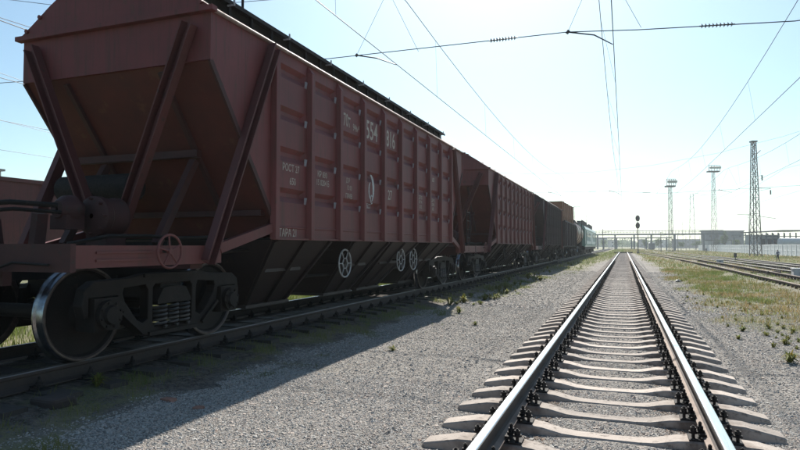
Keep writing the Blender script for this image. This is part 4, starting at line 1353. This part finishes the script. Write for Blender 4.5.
# lattice gantry tower
p = at(755.5, 132); t = empty("lattice_tower", p, "tall tapering lattice tower right of centre, in front of the white fence", "tower", None, R(20))
lattice(1.75, .7, 25.2, 15, leg=.14).build("shaft", LATT, t)
b = MB(); b.box(-.6,.6,-.6,.6,25.2,25.5); b.build("cap", LATT, t)
b = MB(); b.bar((.7,0,15.0),(3.6,0,15.0),.10,.10); b.bar((.7,0,14.4),(3.6,0,14.9),.06,.06); b.box(3.45,3.65,-.1,.1,13.6,14.6); b.build("bracket", LATT, t)
for segs in ([((.5,0,8.9),(4.6,0,8.3),.09)], [((-.9,0,9.3),(-3.9,0,9.2),.09)], [((.5,0,17.6),(1.9,0,17.9),.08), ((1.75,0,17.9),(1.75,0,16.7),.2)], [((.4,0,22.4),(1.5,0,23.4),.16)]):
    b = MB()
    for p_, q_, w_ in segs: b.bar(p_, q_, w_, w_)
    b.build("side_arm", LATT, t)
def flood(px, zc, top, w0, w1, nl, label, head_w, rails=True):
    p = at(px, zc); h = (246-top)*zc/600 + CAMZ - p[2]
    t = empty("floodlight_mast", p, label, "floodlight mast", "floodlight masts", R(20))
    lattice(w0, w1, h, 14, leg=.10).build("shaft", LATT, t)
    b = MB(); b.box(-head_w/2, head_w/2, -1, 1, h, h+.5)
    for x in (-head_w/2, -head_w/4, 0, head_w/4, head_w/2): b.bar((x,-1,h+.5),(x,-1,h+2.6),.14,.14)
    b.bar((-head_w/2,-1,h+2.6),(head_w/2,-1,h+2.6),.16,.16); b.bar((-head_w/2,-1,h+1.5),(head_w/2,-1,h+1.5),.10,.10)
    b.build("platform", LATT, t)
    for k in range(nl):
        x = -head_w/2 + head_w*(k+.5)/nl
        b = MB(); b.tube((x,-1.2,h+1.9),(x,-1.9,h+1.6),.30,10,r2=.55); o = b.build("lamp", BLACKP, t)
        c = MB(); c.tube((x,-1.9,h+1.6),(x,-1.94,h+1.58),.5,10); c.build("lens", LAMPW, o)
    return t
flood(714.5, 240, 172, 1.9, .8, 5, "taller floodlight mast behind the white fence, with a wide lamp platform", 4.4)
flood(671, 200, 187, 1.15, .8, 4, "slender floodlight mast standing right of the two-lamp signal", 2.9)
p = at(692.5, 330); t = empty("lattice_mast", p, "faint distant lattice mast between the two floodlight masts", "mast")
lattice(3.0, 1.6, 31, 14, leg=.10).build("shaft", LATT, t)
b = MB(); b.bar((0,0,31),(3.5,0,31.2),.15,.15); b.bar((0,0,30),(12,0,30.4),.1,.1); b.build("arm", LATT, t)
p = (-140.0, 100.0, -.3); t = empty("lattice_mast", p, "small distant mast rising above the red wagon at the left edge", "mast")
lattice(1.6, 1.0, 19.5, 12, leg=.16).build("shaft", LATT, t)
b = MB(); b.box(-1.2,1.2,-1.2,1.2,19.5,20); b.build("platform", LATT, t)
for px, zc, top, lab in ((683, 420, 222, "tiny far-off pole behind the bridge, left of the big blue-grey building"),
                         (749, 300, 214, "thin distant pole just left of the tall lattice tower")):
    p = at(px, zc); h = (246-top)*zc/600+CAMZ-p[2]
    b = MB(); b.tube((0,0,0),(0,0,h),.16,8,r2=.1); b.bar((-1.5,0,h-.6),(1.5,0,h-.6),.12,.12)
    o = b.build("utility_pole", LATT); o.location = p; tag(o, lab, "pole", "distant poles")

# ------------------------------------------------------------------ colour light signal
p = at(638, 125); t = empty("railway_signal", p, "two-head colour light signal on a thin post beside the main track", "signal")
H0 = 213.5
b = MB(); b.tube((0,0,0),(0,0,6.6),.075,10); b.box(-.25,.25,-.25,.25,0,.35); b.build("post", LATT, t)
for z0 in (5.15, 6.65):
    b = MB(); pr = []
    for k in range(20):
        a = 2*math.pi*k/20; pr.append((.43*math.cos(a), z0+.66+(.66 if True else 0)*math.sin(a)))
    b.prism(pr, -.20, -.16, 'y'); b.box(-.2,.2,-.159,.12,z0+.12,z0+1.2)
    o = b.build("signal_head", BLACKP, t)
    for zz in (z0+.40, z0+.92):
        c = MB(); c.tube((0,-.20,zz),(0,-.215,zz),.14,14); c.build("lens", LENSR, o)
        c = MB(); c.path([(.16*math.cos(a), -.22-.001, zz+.16*math.sin(a)) for a in np.linspace(0, math.pi, 9)], .02, 5); c.build("hood", BLACKP, o)
b = MB()
for s in (-.16,.16): b.tube((s,.22,0),(s,.22,5.1),.02,5)
for k in range(14): b.tube((-.16,.22,.3+k*.35),(.16,.22,.3+k*.35),.016,5)
b.build("ladder", LATT, t)
# dwarf signal, cabinets, point machines
p = at(735, 81); t = empty("dwarf_signal", p, "short dwarf signal between the two farther right-hand tracks", "signal")
b = MB(); b.tube((0,0,0),(0,0,.5),.06,8); b.box(-.25,.25,-.15,.15,0,.12); b.build("post", LATT, t)
b = MB(); b.box(-.17,.17,-.12,.12,.45,1.0); b.box(-.2,.2,-.2,-.12,.98,1.02); b.build("head", BLACKP, t)
def cabinet(px, zc, w, d, h, label, legs=False):
    p = at(px, zc); t = empty("relay_cabinet", p, label, "cabinet", "pale lineside cabinets")
    b = MB(); b.box(-w/2,w/2,-d/2,d/2,.08,h); b.build("box", GREYBOX, t, bevel=.02)
    b = MB(); b.box(-w/2-.03,w/2+.03,-d/2-.03,d/2+.03,h+.002,h+.05); b.build("lid", GREYBOX, t)
    b = MB(); b.box(-w/2+.05,w/2-.05,-d/2+.05,d/2-.05,-.1,.079); b.build("base", BLDG2, t)
    b = MB(); b.box(-.04,.04,-d/2-.02,-d/2-.001,h*.5,h*.5+.12); b.build("lock", BLACKP, t)
cabinet(799, 30, .62, .5, .50, "pale grey cabinet cut by the right picture edge between two tracks")
cabinet(719.5, 53, .5, .4, .38, "small pale cabinet between the tracks left of the dwarf signal")
for px, zc, lab in ((773, 33, "dark point machine lying beside the nearest right-hand track"), (787, 31.5, "dark point machine just left of the cabinet at the picture edge")):
    p = at(px, zc); t = empty("point_machine", p, lab, "point machine", "dark point machines")
    b = MB(); b.box(-.33,.33,-.2,.2,.03,.20); b.build("housing", GRIME, t, bevel=.03)
    b = MB(); b.tube((-.33,0,.10),(-1.1,.1,.10),.025,6); b.build("rod", GRIME, t)
for px, py, s, lab in ((677.5, 282, .09, "crumpled white litter on the gravel at the edge of the right verge"), ):
    X, Y, Z = unproj(px, py)
    g = np.random.default_rng(5); b = MB(); n = 10
    prof = [(k/6*s*1.2, s*math.sin(math.pi*(k+.15)/6.3)+.005) for k in range(7)]
    b.lathe(prof, (0,0,0), 'z', 10)
    b.v = [(x*1.4+g.normal(0,s*.12), y+g.normal(0,s*.12), max(z+g.normal(0,s*.1), 0)) for x, y, z in b.v]
    o = b.build("litter", WHITEW); o.location = (X, Y, Z); tag(o, lab, "litter")
for px, py, s, lab in ((170, 399, .05, "reddish brick fragment in the shaded gravel beside the front wheels"), (201, 407, .04, "small reddish stone at the bright edge of the train shadow"),
                       (58, 402, .12, "flat dark clod of soil lying below the near rail at the left")):
    X, Y, Z = unproj(px, py); g = np.random.default_rng(int(px))
    b = MB(); b.box(-s*1.3,s*1.3,-s,s,-s*.3,s*.6)
    b.v = [(x+g.normal(0,s*.2), y+g.normal(0,s*.2), z+g.normal(0,s*.1)) for x, y, z in b.v]
    o = b.build("rock", mat("rock_%d" % px, (.30,.15,.11) if s < .1 else (.05,.035,.03), rough=.9), bevel=s*.25); o.location = (X, Y, Z); tag(o, lab, "stone")

# ------------------------------------------------------------------ people
def person(loc, rz, label, shirt, pose='stand'):
    t = None
    J = {'pel':(0,0,.95),'wa':(0,0,1.10),'ch':(0,-.01,1.32),'nk':(0,.0,1.49),'hb':(0,.02,1.56),'hd':(0,.03,1.66),'ht':(0,.02,1.75),
         'hl':(-.10,0,.90),'kl':(-.11,.10 if pose=='walk' else .02,.50),'al':(-.12,.04 if pose=='walk' else 0,.09),'tl':(-.13,.20,.04),
         'hr':(.10,0,.90),'kr':(.12,.03,.50),'ar':(.13,-.18 if pose=='walk' else 0,.10),'tr':(.14,-.03 if pose=='walk' else .15,.04),
         'sl':(-.19,0,1.43),'el':(-.33,-.05,1.17),'wl':(-.24,.10,.98),'ml':(-.21,.13,.91),
         'sr':(.19,0,1.43),'er':(.33,-.05,1.17),'wr':(.26,.10,.99),'mr':(.23,.13,.91)}
    rad = {'pel':.15,'wa':.135,'ch':.16,'nk':.06,'hb':.065,'hd':.10,'ht':.06,'hl':.10,'kl':.065,'al':.045,'tl':.035,'hr':.10,'kr':.065,'ar':.045,'tr':.035,
           'sl':.075,'el':.05,'wl':.032,'ml':.035,'sr':.075,'er':.05,'wr':.032,'mr':.035}
    names = list(J); E = [('pel','wa'),('wa','ch'),('ch','nk'),('nk','hb'),('hb','hd'),('hd','ht'),('pel','hl'),('hl','kl'),('kl','al'),('al','tl'),
         ('pel','hr'),('hr','kr'),('kr','ar'),('ar','tr'),('ch','sl'),('sl','el'),('el','wl'),('wl','ml'),('ch','sr'),('sr','er'),('er','wr'),('wr','mr')]
    me = bpy.data.meshes.new("person"); me.from_pydata([J[n] for n in names], [(names.index(a), names.index(b_)) for a, b_ in E], [])
    o = bpy.data.objects.new("person", me); COL.objects.link(o)
    sm = o.modifiers.new("skin", 'SKIN')
    for i, n in enumerate(names): me.skin_vertices[0].data[i].radius = (rad[n], rad[n]*.8)
    me.skin_vertices[0].data[0].use_root = True
    o.modifiers.new("sub", 'SUBSURF').levels = 1
    bpy.context.view_layer.update()
    dg = bpy.context.evaluated_depsgraph_get()
    m2 = bpy.data.meshes.new_from_object(o.evaluated_get(dg))
    o.modifiers.clear(); o.data = m2
    m2.materials.clear()
    for m in (SKIN, shirt, TROUS, HAIR): m2.materials.append(m)
    for pl in m2.polygons:
        c = pl.center
        if c.z > 1.49: pl.material_index = 3 if (c.z > 1.69 or (c.y < .0 and c.z > 1.58)) else 0
        elif c.z < .98 and abs(c.x) < .22 and not (abs(c.x) > .19 and c.z > .86): pl.material_index = 2
        elif c.z < .99: pl.material_index = 0
        else: pl.material_index = 1
        pl.use_smooth = True
    # five fingers per hand, nose and ears as small meshes of the same figure
    o.location = loc; o.rotation_euler = (0, 0, rz)
    tag(o, label, "person")
    for s, nm in ((-1, 'ml'), (1, 'mr')):
        b = MB(); hx, hy, hz = J[nm]
        for k in range(4):
            l = (.075,.085,.08,.06)[k]
            b.path([(hx-.03+.02*k, hy, hz-.01), (hx-.03+.02*k, hy+.01, hz-.03-l*.5), (hx-.03+.02*k, hy-.005, hz-.03-l)], [.010,.009,.007], 6)
        b.path([(hx-s*.03, hy+.01, hz+.02),(hx-s*.055, hy+.03, hz-.02),(hx-s*.05, hy+.03, hz-.045)], [.011,.010,.008], 6)
        b.build("hand", SKIN, o, smooth=True)
    return o
p = at(777.5, 87); person(p, R(35), "person in a slate blue jacket and dark trousers walking before the white fence", SHIRT, 'walk')
p = at(706, 190); person(p, R(-60), "small distant person dressed in black beside the far tracks", SHIRT2, 'stand')

# ------------------------------------------------------------------ white concrete fence
t = empty("concrete_fence", (35, 96, 0), "long white concrete panel fence behind the right-hand tracks", "fence")
PW = 4.0; first = None; pf = None
for k in range(60):
    y = k*PW; z = float(zground(35, 96+y))
    if first is None:
        b = MB(); b.box(-.05,.05,.12,PW-.12,.15,2.55)
        for r_ in range(2):
            for c in range(3):
                y0 = .35+c*1.15; z0 = .45+r_*1.05
                b.box(-.09,-.051,y0,y0+.09,z0,z0+.85); b.box(-.09,-.051,y0+.75,y0+.84,z0,z0+.85)
                b.box(-.09,-.051,y0+.095,y0+.745,z0,z0+.08); b.box(-.09,-.051,y0+.095,y0+.745,z0+.77,z0+.85)
        b.box(-.10,.10,.12,PW-.12,2.552,2.66)
        first = b.build("fence_panel", FENCE, t); o = first
        b = MB(); b.box(-.14,.14,-.10,.10,0,2.6); b.box(-.3,.3,-.25,.25,-.1,.22); pf = b.build("fence_post", FENCE, t); q = pf
    else:
        o = first.copy(); COL.objects.link(o); o.parent = t
        q = pf.copy(); COL.objects.link(q); q.parent = t
    o.location = (random.uniform(-.02,.02), y, z+random.uniform(-.03,.03)); o.rotation_euler = (0, random.uniform(-.012,.012), 0)
    q.location = (0, y, z)

# ------------------------------------------------------------------ footbridge
t = empty("footbridge", (0, 305, 0), "long steel footbridge crossing all the tracks in the distance", "bridge")
ZD = 6.95
x0, x1 = -70, 42
b = MB(); b.box(x0, x1, -1.6, 1.6, ZD-.55, ZD+.15); b.build("deck", STEELB, t)
for yy in (-1.6, 1.6):
    b = MB(); x = x0
    b.bar((x0,yy,ZD+1.5),(x1,yy,ZD+1.5),.14,.16); b.bar((x0,yy,ZD+.85),(x1,yy,ZD+.85),.06,.08)
    while x < x1:
        b.bar((x,yy,ZD+.151),(x,yy,ZD+1.42),.09,.09); x += 1.4
    b.build("railing", STEELB, t)
for x in (-62,-45,-28,-12,-4,4.5,12,22,34):
    b = MB()
    for yy in (-1.3,1.3):
        b.bar((x,yy,float(zground(x,305))-.2),(x,yy,ZD-.551),.7,.5)
    for k in range(3): b.bar((x,-1.3,.8+k*1.8),(x,1.3,2.4+k*1.8),.18,.18)
    b.build("pier", STEELB, t)
t = empty("pipe_rack", (0, 296, 0), "low dark pipe rack on posts just under the footbridge", "pipe rack")
b = MB(); b.box(-16, 20, -.6, .6, 4.75, 5.3); b.build("girder", STEELB, t)
for x in (-15,-9,-3.2,3.2,9.5,18):
    b = MB(); b.bar((x,0,-.9),(x,0,4.749),.55,.5); b.build("pier", STEELB, t)

# ------------------------------------------------------------------ distant buildings
def block(name, px0, px1, zc, top, label, m, roof=None, win=True, depth=18, rows=2, cat="building"):
    X0, Y0, Z = at(px0, zc); X1, Y1, _ = at(px1, zc)
    w = math.hypot(X1-X0, Y1-Y0); ang = math.atan2(Y1-Y0, X1-X0)
    h = (246-top)*zc/600 + CAMZ - Z
    t = empty(name, (X0, Y0, Z-.2), label, cat, None, ang)
    b = MB(); b.box(0, w, 0, depth, 0, h); b.build("wall", m, t)
    b = MB(); b.box(-.4, w+.4, -.4, depth+.4, h+.002, h+.5); b.build("roof", roof or ROOFD, t)
    if win:
        nw = max(2, int(w/3.6))
        for r_ in range(rows):
            z0 = h*(r_+.45)/rows
            for k in range(min(nw, 40)):
                x = w*(k+.5)/nw
                b = MB(); b.box(x-.7, x+.7, -.06, -.003, z0-.6, z0+.8); f = b.build("window", GLASSD, t)
    return t, w, h
block("warehouse", 707, 744, 350, 231, "big plain blue-grey warehouse behind the white fence", BLDG, rows=2, depth=7)
block("outbuilding", 708, 731, 300, 240.5, "low pale building in front of the blue-grey warehouse", BLDG2, rows=1, depth=3)
for px0, px1, zc, top, m, lab in ((600, 607, 620, 238.5, BLDG, "hazy blue-grey block seen just right of the locomotive under the bridge"),
        (611, 618, 520, 240.5, BLDG2, "small pale building under the bridge left of the track end"),
        (628, 636, 640, 241.5, BLDG2, "hazy pale building right above the end of the main track"),
        (641, 646, 560, 239.5, BLDG, "narrow bluish building just right of the two-head signal"),
        (657, 668, 600, 240, BLDG2, "pale hazy block left of the slender floodlight mast"),
        (676, 700, 520, 239.5, BLDG, "long low bluish building between the floodlight masts")):
    block("building", px0, px1, zc, top, lab, m, rows=2, depth=8)
# open steel shed with dark roof, right
p0 = at(765.5, 180); p1 = at(815, 180)
w = math.hypot(p1[0]-p0[0], p1[1]-p0[1]); t = empty("loading_shed", p0, "open steel shed with dark flat roof behind the fence at the right edge", "shed", None, math.atan2(p1[1]-p0[1], p1[0]-p0[0]))
h = (246-231)*180/600+CAMZ-p0[2]
b = MB(); b.prism([(-.5,h-.45),(w*.3,h-.05),(w,h),(w,h+.3),(w*.3,h+.25),(-.5,h-.1)], -1, 12, 'y'); b.build("roof", ROOFD, t)
for k in range(9):
    b = MB(); x = .3+k*(w-.6)/8
    b.box(x-.13,x+.13,-.13,.13,0,h-.5)
    b.box(x-.13,x+.13,10.8,11.0,0,h-.5); b.build("column", STEELB, t)
b = MB(); b.box(0,6.2,3.0,10.5,0,h-1.1); b.build("machine_room", BLDG2, t)
for k in range(3):
    b = MB(); b.box(.6+k*1.9,1.7+k*1.9,2.94,2.997,2.6,4.4); b.build("window", GLASSD, t)
b = MB(); b.bar((0,0,h-1.6),(w,0,h-1.6),.15,.22); b.bar((0,0,h-2.6),(w,0,h-2.6),.10,.12); b.build("beam", STEELB, t)
p = at(799, 176); b = MB(); b.lathe([(-6,.02),(-5.9,.7),(-5.6,1.3),(5.6,1.3),(5.9,.7),(6,.02)], (0,0,3.3), 'x', 24); b.box(-5,5,-.9,.9,1.2,2.1)
o = b.build("storage_tank", GREYBOX, smooth=True); o.location = (p[0], p[1], p[2]); o.rotation_euler = (0,0,R(20)); tag(o, "pale horizontal tank at the right edge in front of the open shed", "tank")
p0 = at(733, 230); t = empty("pipe_rack", (p0[0], p0[1], p0[2]), "thin elevated pipe line between the warehouse and the open shed", "pipe rack", None, R(20.5))
b = MB(); b.bar((0,0,6.4),(15,0,6.4),.3,.35); b.bar((0,0,5.7),(15,0,5.7),.15,.2); b.build("girder", STEELB, t)
for x in (.5,5,9.5,14.5):
    b = MB(); b.bar((x,0,0),(x,0,5.59),.3,.3); b.build("pier", STEELB, t)
# box car on the middle right track
p = at(651.5, 310); t = empty("box_wagon", (p[0], p[1], -.9), "distant grey-brown covered wagon standing on a right-hand track", "railway wagon")
b = MB(); b.box(-1.4,1.4,-6,6,1.0,3.6); b.build("body", BLDG, t)
b = MB(); b.prism([(-1.5,3.602),(1.5,3.602),(.8,4.1),(-.8,4.1)], -6.1, 6.1, 'y'); b.build("roof", GREYBOX, t)
b = MB(); b.box(-1.2,1.2,-5.6,5.6,.5,.999)
for yy in (-4.5,-3,3,4.5):
    b.tube((-.9,yy,.5),(.9,yy,.5),.47,16)
b.build("underframe", GRIME, t)
PL = ["just right of the locomotive's far end", "left of the main track's end, second from the locomotive", "standing above the end of the main track",
      "immediately left of the two-head signal", "between the two-head signal and the distant covered wagon", "just right of the distant covered wagon",
      "left of the slender floodlight mast's foot", "immediately right of the slender floodlight mast", "between the slender mast and the faint distant mast",
      "just right of the faint distant mast", "tiny and far, just above the signal's left side", "tiny and far, behind the distant covered wagon"]
for i, (px, zc, top) in enumerate(((603,210,229),(609,330,237),(622,330,238),(632,280,236),(648,260,234),(661,190,232),(667,300,236),(678,250,233),(686,340,236),(700,360,236),(628,450,240),(655,420,240))):
    p = at(px, zc); hh = (246-top)*zc/600+CAMZ-p[2]
    t = empty("catenary_pole", p, "slim dark catenary pole " + PL[i], "pole", "slim catenary poles near the footbridge")
    b = MB(); b.tube((0,0,0),(0,0,hh),.15,8,r2=.10); b.build("shaft", LATT, t)
    b = MB(); b.bar((0,0,hh-1.2),(2.6,0,hh-.9),.09,.09); b.bar((0,0,hh-.1),(2.5,0,hh-.85),.05,.05); b.build("bracket_arm", LATT, t)

# ------------------------------------------------------------------ trees
def crown(n, blobs, seed, leaf, cols):
    g = np.random.default_rng(seed)
    bl = np.array(blobs); wt = bl[:,3]**2*bl[:,4]; k = g.choice(len(bl), n, p=wt/wt.sum())
    d = g.normal(size=(n,3)); d /= np.linalg.norm(d, axis=1)[:,None]
    rr = g.random(n)**.45
    P = bl[k,:3] + d*rr[:,None]*np.stack([bl[k,3], bl[k,3], bl[k,4]], 1)
    keep = fbm(P[:,0]+P[:,2], P[:,1]-P[:,2]*.7, 1.2, seed) > .36
    P = P[keep]; n = len(P)
    a = g.normal(size=(n,3)); a /= np.linalg.norm(a, axis=1)[:,None]; b_ = np.cross(a, g.normal(size=(n,3))); b_ /= np.linalg.norm(b_, axis=1)[:,None]
    s = leaf*g.uniform(.5, 1.4, (n,1))
    V = np.stack([P-a*s, P+b_*s*.6, P+a*s, P-b_*s*.6], 1).reshape(-1,3)
    Fc = np.arange(n*4).reshape(-1,4)
    c = np.array(cols)[g.integers(0, len(cols), n)]*g.uniform(.7,1.3,(n,1))
    return V, Fc, np.repeat(c, 4, 0)
LEAFC = [(.05,.085,.025),(.07,.11,.03),(.09,.13,.045)]
def tree(px, zc, top, wpx, label, seed):
    p = at(px, zc); h = (246-top)*zc/600 + CAMZ - p[2]; w = wpx*zc/600/2
    g = np.random.default_rng(seed)
    t = empty("broadleaf_tree", p, label, "tree", "trees behind the fence and bridge")
    b = MB(); b.path([(0,0,-.1),(.05*w,0,h*.3),(0,.05*w,h*.6),(.03,0,h*.85)], [.035*h,.028*h,.016*h,.006*h], 8)
    for k in range(5):
        a = k*1.26+g.uniform(0,.6); z0 = h*(.28+.09*k)
        b.path([(0,0,z0),(w*.35*math.cos(a),w*.35*math.sin(a),z0+h*.14),(w*.6*math.cos(a),w*.6*math.sin(a),z0+h*.2)], [.014*h,.01*h,.004*h], 6)
    b.build("trunk", BARK, t)
    blobs = [(g.uniform(-.5,.5)*w, g.uniform(-.5,.5)*w, h*g.uniform(.42,.86), w*g.uniform(.35,.6), h*g.uniform(.10,.2)) for k in range(11)]
    V, Fc, T = crown(3000, blobs, seed, h*.022, LEAFC)
    fast_mesh("crown", V, Fc, VCOL_LEAF, T, parent=t)
TREES = [(748, 260, 237.5, 9, "broad dark tree between the warehouse and the tall lattice tower"), (763, 215, 239, 6, "small tree just left of the open shed"), (696, 330, 240, 11, "wide hazy tree left of the warehouse"), (725, 290, 231, 8, "round tree in front of the blue-grey warehouse"), (716, 300, 238, 9, "low bushy tree left of the round one before the warehouse"),
         (757, 240, 238.5, 12, "dark low tree seen through the tall lattice tower"), (736, 270, 239, 9, "bushy tree just right of the warehouse front"),
         (645, 330, 239, 7, "small tree right of the two-head signal under the bridge"), (659, 360, 238, 9, "green tree left of the slender floodlight mast"),
         (604, 360, 239.5, 7, "hazy tree beside the locomotive's right side"), (617, 420, 240, 9, "hazy tree under the bridge left of the main track's end"),
         (681, 300, 241.5, 8, "low tree at the left end of the white fence")]
for i, (px, zc, top, wp, lab) in enumerate(TREES): tree(px, zc, top, wp, lab, 60+i)
g = np.random.default_rng(77)
blobs = []
for k in range(150):
    px = g.uniform(560, 830); zc = g.uniform(560, 760); X, Y, Z = at(px, zc); hh = g.uniform(5, 10)
    blobs.append((X, Y, Z+hh*.45, g.uniform(5, 11), hh*.6))
V, Fc, T = crown(60000, blobs, 88, .6, LEAFC)
tl = fast_mesh("distant_treeline", V, Fc, VCOL_LEAF, T); tag(tl, "hazy line of far-off trees along the horizon", "treeline", kind="stuff")

# ------------------------------------------------------------------ haze
hz = MB(); hz.box(-900, 900, -320, 1500, -6, 60)
hm = bpy.data.materials.new("air_haze"); hm.use_nodes = True
hn = hm.node_tree; hn.nodes.remove(hn.nodes["Principled BSDF"])
pv = hn.nodes.new("ShaderNodeVolumePrincipled")
pv.inputs["Color"].default_value = (.86, .95, 1.0, 1); pv.inputs["Density"].default_value = .00038; pv.inputs["Anisotropy"].default_value = .3
hn.links.new(pv.outputs[0], hn.nodes["Material Output"].inputs["Volume"])
ho = hz.build("haze", hm); tag(ho, kind="stuff")
ho.location = (0, 0, 0)
